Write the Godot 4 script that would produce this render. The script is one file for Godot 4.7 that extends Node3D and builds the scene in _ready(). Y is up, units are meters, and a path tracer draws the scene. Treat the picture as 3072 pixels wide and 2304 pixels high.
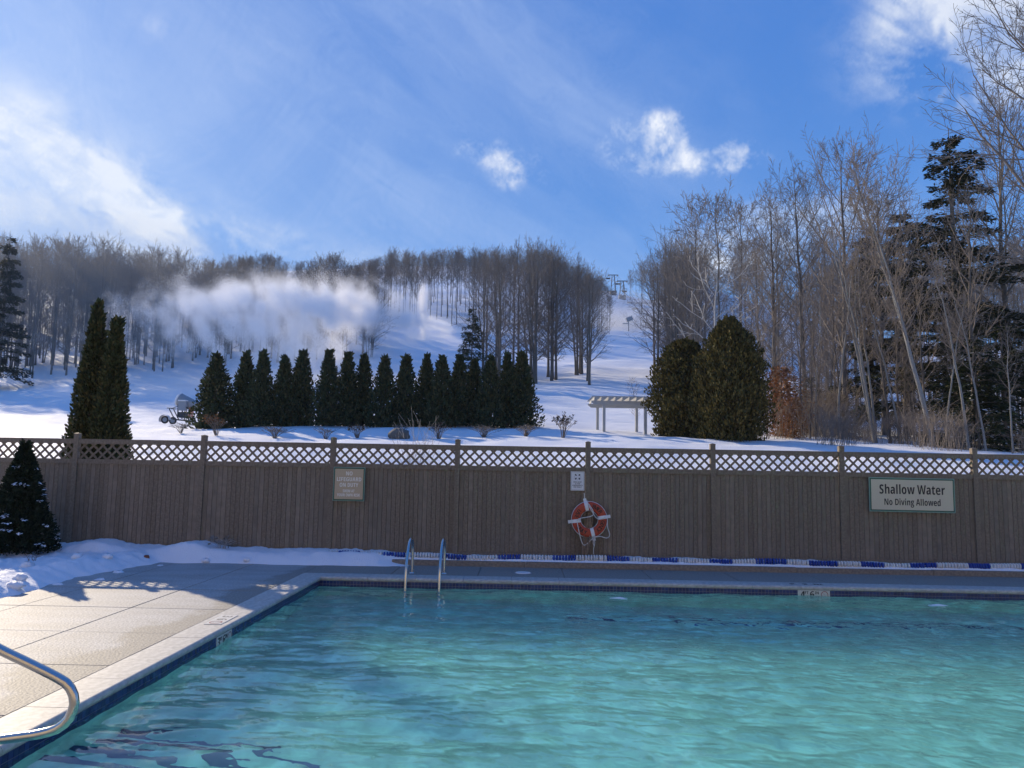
extends Node3D
# Heated outdoor pool behind a lattice fence, ski slopes beyond. Metres, y up, the fence runs along x at z = -14.6, deck level is y = 0.

const EYE := Vector3(0, 1.777, 0)
const FOCAL := 769.0
const FENCE := 14.6
const WATER := -0.135
var cam_basis := Basis.from_euler(Vector3(deg_to_rad(6.16), deg_to_rad(1.04), deg_to_rad(1.0)))
var sun_dir := Vector3(-sin(deg_to_rad(42.0)) * cos(deg_to_rad(23.2)), sin(deg_to_rad(23.2)), -cos(deg_to_rad(42.0)) * cos(deg_to_rad(23.2)))
var M := {}
var T := {}
var taken := {}
var rng := RandomNumberGenerator.new()
var noise := FastNoiseLite.new()
var cols := []


# ------------------------------------------------------------------ mesh building
class MB:
	var v := PackedVector3Array()
	var n := PackedVector3Array()
	var c := PackedColorArray()
	var ix := PackedInt32Array()
	var tint := Color.WHITE

	func vert(p: Vector3, nn: Vector3) -> int:
		v.append(p); n.append(nn); c.append(tint)
		return v.size() - 1

	func tri(a: Vector3, b: Vector3, d: Vector3) -> void:
		var nn := (b - a).cross(d - a).normalized()
		var k := v.size()
		v.append(a); v.append(b); v.append(d)
		n.append(nn); n.append(nn); n.append(nn)
		c.append(tint); c.append(tint); c.append(tint)
		ix.append(k); ix.append(k + 2); ix.append(k + 1)

	func quad(a: Vector3, b: Vector3, d: Vector3, e: Vector3) -> void:
		var nn := (b - a).cross(d - a).normalized()
		var k := v.size()
		for p in [a, b, d, e]:
			v.append(p); n.append(nn); c.append(tint)
		for o in [0, 2, 1, 0, 3, 2]:
			ix.append(k + o)

	func box(at: Vector3, s: Vector3, b := Basis()) -> void:
		var x := b.x * s.x * 0.5
		var y := b.y * s.y * 0.5
		var z := b.z * s.z * 0.5
		quad(at - x - y + z, at + x - y + z, at + x + y + z, at - x + y + z)
		quad(at + x - y - z, at - x - y - z, at - x + y - z, at + x + y - z)
		quad(at + x - y + z, at + x - y - z, at + x + y - z, at + x + y + z)
		quad(at - x - y - z, at - x - y + z, at - x + y + z, at - x + y - z)
		quad(at - x + y + z, at + x + y + z, at + x + y - z, at - x + y - z)
		quad(at - x - y - z, at + x - y - z, at + x - y + z, at - x - y + z)

	func bar(a: Vector3, b: Vector3, w: float, t: float) -> void:
		var d := b - a
		var z := d.normalized()
		var up := Vector3.UP if absf(z.y) < 0.95 else Vector3.RIGHT
		var x := up.cross(z).normalized()
		box((a + b) * 0.5, Vector3(w, t, d.length()), Basis(x, z.cross(x), z))

	# a convex polygon in the xy plane, thickened along z
	func prism(poly: PackedVector2Array, z0: float, z1: float) -> void:
		var area := 0.0
		for i in poly.size():
			area += poly[i].cross(poly[(i + 1) % poly.size()])
		var q := poly
		if area < 0.0:
			q = poly.duplicate(); q.reverse()
		for i in range(1, q.size() - 1):
			tri(Vector3(q[0].x, q[0].y, z1), Vector3(q[i].x, q[i].y, z1), Vector3(q[i + 1].x, q[i + 1].y, z1))
			tri(Vector3(q[0].x, q[0].y, z0), Vector3(q[i + 1].x, q[i + 1].y, z0), Vector3(q[i].x, q[i].y, z0))
		for i in q.size():
			var a := q[i]
			var b := q[(i + 1) % q.size()]
			quad(Vector3(a.x, a.y, z0), Vector3(b.x, b.y, z0), Vector3(b.x, b.y, z1), Vector3(a.x, a.y, z1))

	func tube(pts: PackedVector3Array, rad: PackedFloat32Array, sides: int, cap := false) -> void:
		var m := pts.size()
		var dir := (pts[1] - pts[0]).normalized()
		var u := dir.cross(Vector3(0.31, 0.17, 0.93)).normalized()
		if u.length() < 0.5:
			u = dir.cross(Vector3.RIGHT).normalized()
		var k := v.size()
		for i in m:
			if i > 0 and i < m - 1:
				dir = (pts[i + 1] - pts[i - 1]).normalized()
			elif i > 0:
				dir = (pts[i] - pts[i - 1]).normalized()
			u = (u - dir * u.dot(dir)).normalized()
			var w := dir.cross(u)
			var r := rad[i]
			for s in sides:
				var an := TAU * s / sides
				var o := u * cos(an) + w * sin(an)
				v.append(pts[i] + o * r); n.append(o); c.append(tint)
		for i in m - 1:
			for s in sides:
				var a := k + i * sides + s
				var b := k + i * sides + (s + 1) % sides
				ix.append(a); ix.append(a + sides); ix.append(b)
				ix.append(b); ix.append(a + sides); ix.append(b + sides)
		if cap:
			for e in [0, m - 1]:
				var base: int = v.size()
				var nn: Vector3 = (pts[0] - pts[1]).normalized() if e == 0 else dir
				v.append(pts[e]); n.append(nn); c.append(tint)
				for s in sides:
					v.append(v[k + e * sides + s]); n.append(nn); c.append(tint)
				for s in sides:
					if e == 0:
						ix.append(base); ix.append(base + 1 + s); ix.append(base + 1 + (s + 1) % sides)
					else:
						ix.append(base); ix.append(base + 1 + (s + 1) % sides); ix.append(base + 1 + s)

	# rows of points (all the same length), smooth
	func sheet(rows: Array, closed := false) -> void:
		var k := v.size()
		var w: int = rows[0].size()
		for j in rows.size():
			for i in w:
				var a: Vector3 = rows[j][(i + 1) % w if closed else mini(i + 1, w - 1)] - rows[j][(i + w - 1) % w if closed else maxi(i - 1, 0)]
				var b: Vector3 = rows[mini(j + 1, rows.size() - 1)][i] - rows[maxi(j - 1, 0)][i]
				v.append(rows[j][i]); n.append(a.cross(b).normalized()); c.append(tint)
		for j in rows.size() - 1:
			for i in (w if closed else w - 1):
				var a := k + j * w + i
				var b := k + j * w + (i + 1) % w
				ix.append(a); ix.append(a + w); ix.append(b)
				ix.append(b); ix.append(a + w); ix.append(b + w)

	func done(m: Material) -> ArrayMesh:
		var am := ArrayMesh.new()
		var ar := []
		ar.resize(Mesh.ARRAY_MAX)
		ar[Mesh.ARRAY_VERTEX] = v
		ar[Mesh.ARRAY_NORMAL] = n
		if m is BaseMaterial3D and m.vertex_color_use_as_albedo:
			ar[Mesh.ARRAY_COLOR] = c
		ar[Mesh.ARRAY_INDEX] = ix
		am.add_surface_from_arrays(Mesh.PRIMITIVE_TRIANGLES, ar)
		am.surface_set_material(0, m)
		return am


# ------------------------------------------------------------------ scene helpers
func numbered(called: String) -> String:
	var k: int = taken.get(called, 0)
	taken[called] = k + 1
	return called if k == 0 else "%s_%03d" % [called, k]

func tag(o: Node, label: String, category: String, group := "") -> Node:
	o.set_meta("label", label)
	o.set_meta("category", category)
	if group:
		o.set_meta("group", group)
	return o

func thing(called: String, label: String, category: String, at := Vector3.ZERO, group := "") -> Node3D:
	var o := Node3D.new()
	o.name = numbered(called)
	add_child(o)
	o.position = at
	tag(o, label, category, group)
	return o

func part(called: String, m: Mesh, parent: Node, at := Vector3.ZERO, b := Basis()) -> MeshInstance3D:
	var o := MeshInstance3D.new()
	o.name = called
	o.mesh = m
	o.transform = Transform3D(b, at)
	parent.add_child(o, true)
	return o

func single(called: String, m: Mesh, at := Vector3.ZERO) -> MeshInstance3D:
	var o := MeshInstance3D.new()
	o.name = numbered(called)
	o.mesh = m
	o.position = at
	add_child(o)
	return o

func struct(called: String, m: Mesh, at := Vector3.ZERO) -> MeshInstance3D:
	var o := single(called, m, at)
	o.set_meta("kind", "structure")
	return o

func copy_of(o: Node3D, label: String, at: Vector3, turn: float, scl := Vector3.ONE) -> Node3D:
	var r: Node3D = o.duplicate()
	r.name = numbered(String(o.name).rstrip("0123456789").rstrip("_"))
	add_child(r)
	r.transform = Transform3D(Basis(Vector3.UP, turn).scaled_local(scl), at)
	if label:
		r.set_meta("label", label)
	return r

# the point that stands at depth d (metres along -z) behind picture position px, py of the photograph scaled to 1024 x 768
func P(px: float, py: float, d: float) -> Vector3:
	var q := cam_basis * Vector3((px - 512.0) / FOCAL, -(py - 384.0) / FOCAL, -1.0)
	return EYE + q * (d / -q.z)

func ray(px: float, py: float) -> Vector3:
	return (cam_basis * Vector3((px - 512.0) / FOCAL, -(py - 384.0) / FOCAL, -1.0)).normalized()

func mat(col: Color, rough := 0.8, spec := 0.5, metal := 0.0) -> StandardMaterial3D:
	var m := StandardMaterial3D.new()
	m.albedo_color = col.linear_to_srgb()
	m.roughness = rough
	m.metallic = metal
	m.metallic_specular = spec
	return m

func vmat(rough := 0.8, spec := 0.3) -> StandardMaterial3D:
	var m := mat(Color.WHITE, rough, spec)
	m.vertex_color_use_as_albedo = true
	return m

func noise_tex(freq: float, oct: int, lo: float, hi: float, s := 1, size := 512, kind := FastNoiseLite.TYPE_SIMPLEX_SMOOTH) -> NoiseTexture2D:
	var f := FastNoiseLite.new()
	f.seed = s
	f.noise_type = kind
	f.frequency = freq
	f.fractal_octaves = oct
	if oct == 1:
		f.fractal_type = FastNoiseLite.FRACTAL_NONE
	var t := NoiseTexture2D.new()
	t.width = size
	t.height = size
	t.seamless = true
	t.noise = f
	var g := Gradient.new()
	g.set_color(0, Color(lo, lo, lo))
	g.set_color(1, Color(hi, hi, hi))
	t.color_ramp = g
	return t

# gives a material grain: colour patches and relief laid out in world metres
func grain(m: StandardMaterial3D, color_tex: Texture2D, bump_tex: Texture2D, bump_cm: float, per_m: float) -> StandardMaterial3D:
	m.uv1_triplanar = true
	m.uv1_world_triplanar = true
	m.uv1_scale = Vector3.ONE * per_m
	if color_tex:
		m.albedo_texture = color_tex
	if bump_tex:
		m.heightmap_enabled = true
		m.heightmap_texture = bump_tex
		m.heightmap_scale = bump_cm
	return m

func text(s: String, cap: float, m: Material, width := 0.0, depth := 0.002) -> MeshInstance3D:
	var f := SystemFont.new()
	f.font_names = PackedStringArray(["Droid Sans"])
	f.font_weight = 700
	var t := TextMesh.new()
	t.text = s
	t.font = f
	t.font_size = 64
	t.pixel_size = cap / (0.714 * 64.0)
	t.depth = depth
	t.curve_step = 2.0
	t.material = m
	var o := MeshInstance3D.new()
	o.name = "lettering"
	o.mesh = t
	if width > 0.0:
		o.scale.x = width / maxf(t.get_aabb().size.x, 0.001)
	return o


# ------------------------------------------------------------------ the ground beyond the fence
func build_columns() -> void:
	# px column of the photograph : depth in metres, picture row where the snow surface lies
	var data := {
		-260: [[29, 436], [50, 417], [80, 400], [105, 384], [150, 352], [220, 312], [420, 276]],
		0: [[29, 438], [50, 421], [80, 401], [105, 383], [150, 351], [220, 312], [420, 276]],
		100: [[29, 439], [50, 424], [80, 396], [112, 371], [150, 346], [220, 309], [420, 276]],
		200: [[29, 440], [38, 427.5], [50, 425], [80, 394], [115, 366], [150, 342], [220, 306], [420, 276]],
		300: [[29, 441], [38, 426.5], [50, 422], [80, 393], [115, 366], [150, 341], [220, 306], [420, 272]],
		385: [[29, 441.5], [38, 426], [60, 411], [115, 367], [150, 335], [172, 322], [190, 321], [240, 303], [420, 268]],
		455: [[29, 441.5], [38, 426], [60, 411], [115, 367], [150, 345], [175, 334], [195, 330], [240, 304], [420, 268]],
		540: [[29, 440], [38, 427], [60, 412], [90, 388], [130, 366], [175, 343], [240, 312], [420, 272]],
		600: [[29, 439], [38, 431], [50, 424], [70, 405], [88, 388.5], [130, 362], [165, 346], [210, 334], [232, 332], [330, 296], [362, 290], [420, 293]],
		650: [[29, 440], [38, 433], [50, 425], [70, 405], [88, 389.5], [130, 363], [165, 347], [210, 335], [232, 333], [330, 304], [362, 300], [420, 300]],
		700: [[29, 443], [36, 436], [60, 416], [88, 395], [130, 367], [165, 350], [240, 326], [420, 290]],
		780: [[28, 448], [36, 439], [60, 421], [90, 403], [150, 372], [250, 340], [420, 310]],
		900: [[25, 455], [33, 447], [45, 438], [60, 430], [90, 418], [150, 400], [250, 372], [420, 342]],
		1024: [[25, 459], [33, 452], [45, 444], [60, 437], [90, 428], [150, 410], [250, 382], [420, 352]],
		1300: [[25, 464], [33, 456], [45, 448], [60, 441], [90, 430], [150, 412], [250, 385], [420, 355]],
	}
	for px in data:
		var prof := [[14.6, 0.12], [16.5, 0.42]]
		for e in data[px]:
			prof.append([float(e[0]), P(px, e[1], e[0]).y])
		var mid := P(px, 440, 30.0)
		cols.append([mid.x / -mid.z, prof])

func profile(prof: Array, d: float) -> float:
	for i in range(1, prof.size()):
		if d <= prof[i][0] or i == prof.size() - 1:
			return lerpf(prof[i - 1][1], prof[i][1], clampf((d - prof[i - 1][0]) / (prof[i][0] - prof[i - 1][0]), -0.5, 1.6))
	return 0.0

func raw_ground(u: float, d: float) -> float:
	for i in range(1, cols.size()):
		if u <= cols[i][0] or i == cols.size() - 1:
			var t := clampf((u - cols[i - 1][0]) / (cols[i][0] - cols[i - 1][0]), 0.0, 1.0)
			return lerpf(profile(cols[i - 1][1], d), profile(cols[i][1], d), t * t * (3.0 - 2.0 * t))
	return 0.0

func ground(x: float, z: float) -> float:
	var d := maxf(-z, 1.0)
	var u := x / d
	var h := 0.0
	for k in [0.93, 1.0, 1.07]:
		h += raw_ground(u, d * k) / 3.0
	# wind-packed humps and drifts
	var fade := clampf((d - 15.0) / 8.0, 0.0, 1.0)
	h += fade * (0.16 * noise.get_noise_2d(x * 3.0, z * 6.0) + 0.10 * noise.get_noise_2d(x * 11.0 + 90.0, z * 17.0) + 0.07 * noise.get_noise_2d(x * 5.0 + z * 6.0 + 30.0, z * 46.0))
	h += clampf((d - 60.0) / 60.0, 0.0, 1.0) * 0.8 * noise.get_noise_2d(x * 1.2 + 40.0, z * 1.6)
	return h

func on_ground(px: float, d: float) -> Vector3:
	var p := P(px, 430.0, d)
	return Vector3(p.x, ground(p.x, -d), -d)


# ------------------------------------------------------------------ sky
func sky_panorama() -> ImageTexture:
	var soft := FastNoiseLite.new()
	soft.seed = 11; soft.frequency = 1.0; soft.fractal_octaves = 5; soft.fractal_gain = 0.52
	soft.domain_warp_enabled = true; soft.domain_warp_amplitude = 0.35; soft.domain_warp_frequency = 1.6
	var fine := FastNoiseLite.new()
	fine.seed = 29; fine.frequency = 9.0; fine.fractal_octaves = 6; fine.fractal_gain = 0.55
	fine.domain_warp_enabled = true; fine.domain_warp_amplitude = 0.07; fine.domain_warp_frequency = 8.0
	# puffs seen in the photograph: direction, half-width and half-height in degrees, thickness
	var puffs := []
	for p in [[625, 140, 2.2, 1.8, 0.65], [650, 126, 2.2, 1.0, 0.95], [668, 134, 1.7, 1.4, 0.95], [664, 152, 2.0, 1.3, 0.75], [636, 155, 2.0, 1.1, 0.5], [692, 166, 1.6, 0.9, 0.55], [724, 155, 2.7, 1.2, 0.95], [735, 162, 2.2, 1.0, 0.6], [650, 173, 2.0, 0.8, 0.45],
			[485, 152, 2.4, 0.9, 0.8], [511, 177, 1.4, 1.1, 0.9], [500, 163, 1.5, 1.0, 0.42], [541, 166, 0.7, 1.2, 0.45], [160, 28, 2.0, 1.2, 0.4], [133, 168, 1.6, 3.0, 0.4],
			[1010, 30, 7.0, 4.6, 1.35], [1035, -20, 7.5, 5.0, 1.3], [950, 45, 5.0, 3.2, 0.65], [960, 10, 5.0, 3.0, 0.6], [770, 228, 5.0, 2.4, 0.75], [740, 250, 5.0, 2.6, 0.7], [850, 215, 6.0, 2.6, 0.5], [700, 262, 4.0, 2.0, 0.4],
			[12, 150, 4.2, 4.6, 0.75], [50, 198, 6.5, 3.6, 0.85], [110, 222, 7.0, 2.8, 0.7], [170, 238, 6.0, 2.4, 0.6], [30, 235, 8.0, 3.4, 0.9], [240, 250, 7.0, 2.4, 0.5], [340, 262, 8.0, 2.2, 0.42], [440, 266, 7.0, 1.8, 0.3], [-60, 190, 9.0, 7.0, 0.95], [-160, 210, 12.0, 6.0, 0.9]]:
		puffs.append([ray(p[0], p[1]), p[2], p[3], p[4]])
	var shade := func(dir: Vector3) -> Color:
		var el := rad_to_deg(asin(clampf(dir.y, -1.0, 1.0)))
		var k := pow(clampf(1.0 - maxf(dir.y, 0.0), 0.0, 1.0), 3.2)
		var col := Vector3(0.018, 0.135, 0.500).lerp(Vector3(0.190, 0.450, 0.850), k)
		# the air is brighter towards the sun
		var cs := dir.dot(sun_dir)
		var glow := 0.085 / pow(maxf(1.045 - cs, 0.02), 1.15)
		col += Vector3(0.085, 0.090, 0.088) * minf(glow, 4.0)
		# thin veils of ice cloud, drawn out along one direction
		var along := dir.x * 0.88 - dir.y * 0.47
		var across := dir.x * 0.47 + dir.y * 0.88
		var veil := clampf(0.5 + 0.9 * soft.get_noise_3d(along * 1.2, across * 5.0, dir.z * 1.2), 0.0, 1.0)
		veil *= clampf(0.55 + 1.3 * soft.get_noise_3d(dir.x * 1.1 + 7.0, dir.y * 1.1, dir.z * 1.1), 0.0, 1.0) * (0.06 + 0.94 * clampf(cs * 2.2 - 1.0, 0.0, 1.0))
		col = col.lerp(Vector3(0.60, 0.70, 0.88), 0.42 * veil)
		# cumulus scraps, and broad wind-drawn sheets
		var thick := 0.0
		var sheet := 0.0
		for p in puffs:
			var c: Vector3 = p[0]
			if c.dot(dir) > 0.93:
				var right := c.cross(Vector3.UP).normalized()
				var up := right.cross(c)
				var q := dir - c
				var rx := rad_to_deg(q.dot(right)) / float(p[1])
				var ry := rad_to_deg(q.dot(up)) / float(p[2])
				var g := float(p[3]) * exp(-(rx * rx + ry * ry) * 1.1)
				if p[1] < 4.0:
					thick += g
				else:
					sheet += g
		# elsewhere the same kind of scraps, scattered
		var far := clampf(-dir.z * 4.0 - 1.2, 0.0, 1.0)
		if far < 1.0 and el > 0.0:
			sheet += (1.0 - far) * maxf(0.0, soft.get_noise_3d(dir.x * 2.2 + 3.0, dir.y * 3.4, dir.z * 2.2) - 0.22) * 2.0
		if sheet > 0.02:
			var s1 := 0.5 + 0.5 * soft.get_noise_3d(along * 3.4 + 2.0, across * 8.0, dir.z * 3.4)
			var s2 := 0.5 + 0.5 * fine.get_noise_3d(dir.x * 0.7, dir.y * 0.9 + 3.0, dir.z * 0.7)
			var s1c := clampf((s1 - 0.28) * 2.3, 0.0, 1.0)
			var a := clampf((minf(sheet, 1.15) * (0.20 + 0.95 * s1c) + 1.4 * (s2 - 0.5) - 0.10) * 0.85, 0.0, 1.0) * smoothstep(0.0, 1.1, sheet)
			col = col.lerp(Vector3(0.56, 0.64, 0.76).lerp(Vector3(0.84, 0.86, 0.88), clampf(s1c * 0.7 + 0.9 * (s2 - 0.5) + 0.05 + 0.3 * cs, 0.0, 1.0)), 0.74 * a)
		if thick > 0.02:
			var f := 0.5 + 0.5 * fine.get_noise_3dv(dir)
			var f2 := 0.5 + 0.5 * fine.get_noise_3d(dir.x * 2.6 + 5.0, dir.y * 2.6, dir.z * 2.6)
			var body := 0.62 * f + 0.38 * f2
			var a := clampf((minf(thick, 1.15) * 0.72 + 3.4 * (body - 0.5) - 0.20) * 0.95, 0.0, 1.0)
			a *= smoothstep(0.05, 0.8, thick)
			var white := Vector3(0.50, 0.60, 0.76).lerp(Vector3(0.88, 0.89, 0.91), clampf((body - 0.5) * 2.2 + 0.55 + 0.2 * cs, 0.0, 1.0))
			col = col.lerp(white, 0.84 * a)
		if dir.y < 0.0:
			col = Vector3(0.42, 0.47, 0.56)
		return Color(col.x, col.y, col.z)
	var w := 4096
	var h := 2048
	var low := Image.create(512, 256, false, Image.FORMAT_RGBF)
	for j in 256:
		var th := PI * (j + 0.5) / 256.0
		for i in 512:
			var ph := TAU * (i + 0.5) / 512.0
			low.set_pixel(i, j, shade.call(Vector3(sin(ph) * sin(th), cos(th), -cos(ph) * sin(th))))
	low.resize(w, h, Image.INTERPOLATE_BILINEAR)
	for j in range(570, 1024):
		var th := PI * (j + 0.5) / h
		for i in range(-470, 470):
			var ph := TAU * (i + 0.5) / w
			low.set_pixel((i + w) % w, j, shade.call(Vector3(sin(ph) * sin(th), cos(th), -cos(ph) * sin(th))))
	return ImageTexture.create_from_image(low)


func light_and_camera() -> void:
	var cam := Camera3D.new()
	cam.name = "camera"
	cam.fov = rad_to_deg(2.0 * atan(384.0 / FOCAL))
	cam.near = 0.05
	cam.far = 2000.0
	cam.transform = Transform3D(cam_basis, EYE)
	add_child(cam)
	cam.current = true
	var e := Environment.new()
	e.background_mode = Environment.BG_SKY
	var sk := Sky.new()
	var pm := PanoramaSkyMaterial.new()
	pm.panorama = sky_panorama()
	sk.sky_material = pm
	e.sky = sk
	e.tonemap_mode = Environment.TONE_MAPPER_LINEAR
	e.tonemap_exposure = 1.22
	e.fog_enabled = true
	e.fog_density = 0.00022
	e.volumetric_fog_enabled = true
	e.volumetric_fog_density = 0.0
	e.fog_light_color = Color(0.86, 0.91, 1.0)
	e.sdfgi_enabled = true
	e.ssao_enabled = true
	e.ssil_enabled = true
	var we := WorldEnvironment.new()
	we.name = "environment"
	we.environment = e
	add_child(we)
	var sun := DirectionalLight3D.new()
	sun.name = "sun"
	sun.light_energy = 1.6
	sun.light_color = Color(1.0, 0.925, 0.80)
	sun.light_angular_distance = 0.53
	sun.shadow_enabled = true
	add_child(sun)
	sun.look_at_from_position(sun_dir * 50.0, Vector3.ZERO, Vector3.UP)


func materials() -> void:
	T.speck = noise_tex(0.09, 3, 0.72, 1.0, 3)
	T.patch = noise_tex(0.012, 4, 0.80, 1.0, 5)
	T.bump = noise_tex(0.05, 5, 0.0, 1.0, 8)
	T.pebble = noise_tex(0.06, 3, 0.0, 1.0, 9, 512)
	T.frost = noise_tex(0.05, 4, 0.72, 1.0, 6)
	T.weather = noise_tex(0.008, 5, 0.84, 1.0, 61)
	T.mottle = noise_tex(0.010, 5, 0.74, 1.0, 44)
	T.wood = noise_tex(0.02, 4, 0.78, 1.0, 12)
	M.snow = grain(mat(Color(0.88, 0.89, 0.91), 0.65, 0.3), null, T.bump, 4.0, 0.6)
	M.snow_near = grain(mat(Color(0.86, 0.875, 0.90), 0.7, 0.3), null, T.bump, 1.2, 1.6)
	M.snow_plain = mat(Color(0.88, 0.89, 0.91), 0.7, 0.3)
	M.concrete = grain(mat(Color.WHITE, 0.68, 0.45), T.frost, T.pebble, 0.30, 1.0)
	M.concrete.vertex_color_use_as_albedo = true
	M.joint = mat(Color(0.16, 0.15, 0.135), 0.9)
	M.coping = grain(mat(Color(0.60, 0.575, 0.52), 0.6, 0.45), T.patch, T.bump, 0.08, 2.0)
	M.coping2 = grain(mat(Color(0.565, 0.545, 0.50), 0.6, 0.45), T.patch, T.bump, 0.08, 1.7)
	M.fence = grain(mat(Color(0.245, 0.194, 0.140), 0.62, 0.4), T.patch, T.bump, 0.03, 3.0)
	M.fence2 = grain(mat(Color(0.222, 0.176, 0.126), 0.62, 0.4), T.patch, T.bump, 0.03, 2.6)
	M.fence3 = grain(mat(Color(0.262, 0.210, 0.155), 0.62, 0.4), T.weather, T.bump, 0.03, 1.1)
	M.fence4 = grain(mat(Color(0.228, 0.186, 0.138), 0.66, 0.4), T.weather, T.bump, 0.03, 0.9)
	M.post = grain(mat(Color(0.245, 0.196, 0.142), 0.6, 0.4), T.patch, T.bump, 0.03, 3.0)
	M.steel = mat(Color(0.56, 0.55, 0.52), 0.24, 0.5, 1.0)
	M.tile = mat(Color(0.020, 0.040, 0.130), 0.18, 0.5)
	M.tile2 = mat(Color(0.026, 0.052, 0.160), 0.2, 0.5)
	M.tile3 = mat(Color(0.015, 0.030, 0.095), 0.2, 0.5)
	M.grout = mat(Color(0.25, 0.27, 0.30), 0.8)
	M.plaster = grain(mat(Color(0.62, 0.94, 0.89), 0.7, 0.3), T.mottle, null, 0.0, 0.45)
	M.step_tile = mat(Color(0.03, 0.07, 0.20), 0.4)
	M.marker = mat(Color(0.62, 0.60, 0.54), 0.5)
	M.black = mat(Color(0.012, 0.012, 0.012), 0.5)
	M.red = mat(Color(0.30, 0.03, 0.03), 0.5)
	M.wood = grain(mat(Color(0.34, 0.235, 0.150), 0.8), T.wood, T.bump, 0.15, 2.2)
	M.kerb = grain(mat(Color(0.30, 0.255, 0.205), 0.85), T.wood, T.bump, 0.2, 1.4)
	M.white = mat(Color(0.74, 0.74, 0.74), 0.6)
	M.rope = mat(Color(0.66, 0.64, 0.60), 0.85)
	M.buoy = mat(Color(0.44, 0.058, 0.022), 0.55)
	M.green = mat(Color(0.020, 0.105, 0.065), 0.5)
	M.green_pale = mat(Color(0.22, 0.36, 0.31), 0.5)
	M.tan = mat(Color(0.50, 0.385, 0.245), 0.55)
	M.cream = mat(Color(0.60, 0.53, 0.385), 0.55)
	M.letter_pale = mat(Color(0.80, 0.77, 0.68), 0.55)
	M.letter_dark = mat(Color(0.025, 0.020, 0.018), 0.6)
	M.blue_plastic = mat(Color(0.020, 0.055, 0.30), 0.45)
	M.white_plastic = mat(Color(0.70, 0.69, 0.66), 0.5)
	M.rubber = mat(Color(0.025, 0.025, 0.027), 0.8)
	M.iron = mat(Color(0.055, 0.058, 0.062), 0.6)
	M.grey_paint = mat(Color(0.30, 0.31, 0.32), 0.5)
	M.vinyl = mat(Color(0.40, 0.40, 0.385), 0.55)
	M.rock = grain(mat(Color(0.20, 0.18, 0.15), 0.9), T.patch, T.bump, 2.0, 1.5)
	M.leaf = vmat(0.75, 0.25)
	M.leaf.backlight_enabled = true
	M.leaf.backlight = Color(0.35, 0.35, 0.22)
	M.bark = grain(mat(Color(0.185, 0.160, 0.135), 0.9, 0.2), T.patch, null, 0, 1.0)
	M.twig = mat(Color(0.215, 0.180, 0.150), 0.85, 0.25)
	M.birch = grain(mat(Color(0.70, 0.67, 0.61), 0.8, 0.3), noise_tex(0.05, 3, 0.35, 1.0, 31), null, 0, 1.6)
	M.dead = mat(Color(0.42, 0.40, 0.37), 0.85, 0.2)
	M.flake = mat(Color(0.92, 0.92, 0.92), 0.9, 0.1)
	M.flake.backlight_enabled = true
	M.flake.backlight = Color(1, 1, 1)
	var w := StandardMaterial3D.new()
	w.albedo_color = Color(0.72, 0.985, 0.965, 0.0)
	w.roughness = 0.0
	w.metallic_specular = 0.5
	w.transparency = BaseMaterial3D.TRANSPARENCY_ALPHA
	w.refraction_enabled = true
	w.refraction_scale = 0.033
	M.water = w


# ------------------------------------------------------------------ pool and deck
const PX0 := -3.22      # inner face of the pool's left wall
const PX1 := 13.0
const PD0 := 3.0        # near wall (depth along -z)
const PD1 := 12.4       # far wall

func floor_y(x: float) -> float:
	return lerpf(-1.05, -1.55, (x - PX0) / (PX1 - PX0))

func wave(x: float, d: float) -> float:
	var calm := clampf((x + 3.2) / 7.0, 0.0, 1.0)          # the left corner is calm, the right is wind-ruffled
	var h := 0.0
	h += 0.0260 * noise.get_noise_2d(x * 17.0, d * 40.0) + 0.0155 * noise.get_noise_2d(x * 38.0 + 50.0, d * 80.0)
	h += (0.0042 + 0.0035 * calm) * noise.get_noise_2d(x * 110.0 + d * 40.0 + 300.0, d * 190.0 - x * 30.0)
	h += (0.0006 + 0.0028 * calm) * noise.get_noise_2d(x * 300.0 + d * 160.0 + 700.0, d * 560.0 - x * 120.0)
	h += 0.0016 * calm * sin(x * 9.0 + d * 21.0 + 4.0 * noise.get_noise_2d(x * 60.0, d * 60.0))
	return h

func coping_stone(length: float) -> MB:
	var mb := MB.new()
	var prof := [Vector2(0.0, -0.06), Vector2(0.0, 0.0), Vector2(0.006, 0.006), Vector2(0.335, 0.006), Vector2(0.352, 0.001), Vector2(0.364, -0.012), Vector2(0.369, -0.028), Vector2(0.364, -0.046), Vector2(0.35, -0.06)]
	var rows := []
	for e in [0.0, 1.0]:
		var r := []
		for p in prof:
			r.append(Vector3(p.x, p.y, -length * e))
		rows.append(r)
	mb.sheet(rows)
	for e in [0, 1]:
		for i in range(1, prof.size() - 1):
			if e == 0:
				mb.tri(rows[0][0], rows[0][i + 1], rows[0][i])
			else:
				mb.tri(rows[1][0], rows[1][i], rows[1][i + 1])
	return mb

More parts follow.
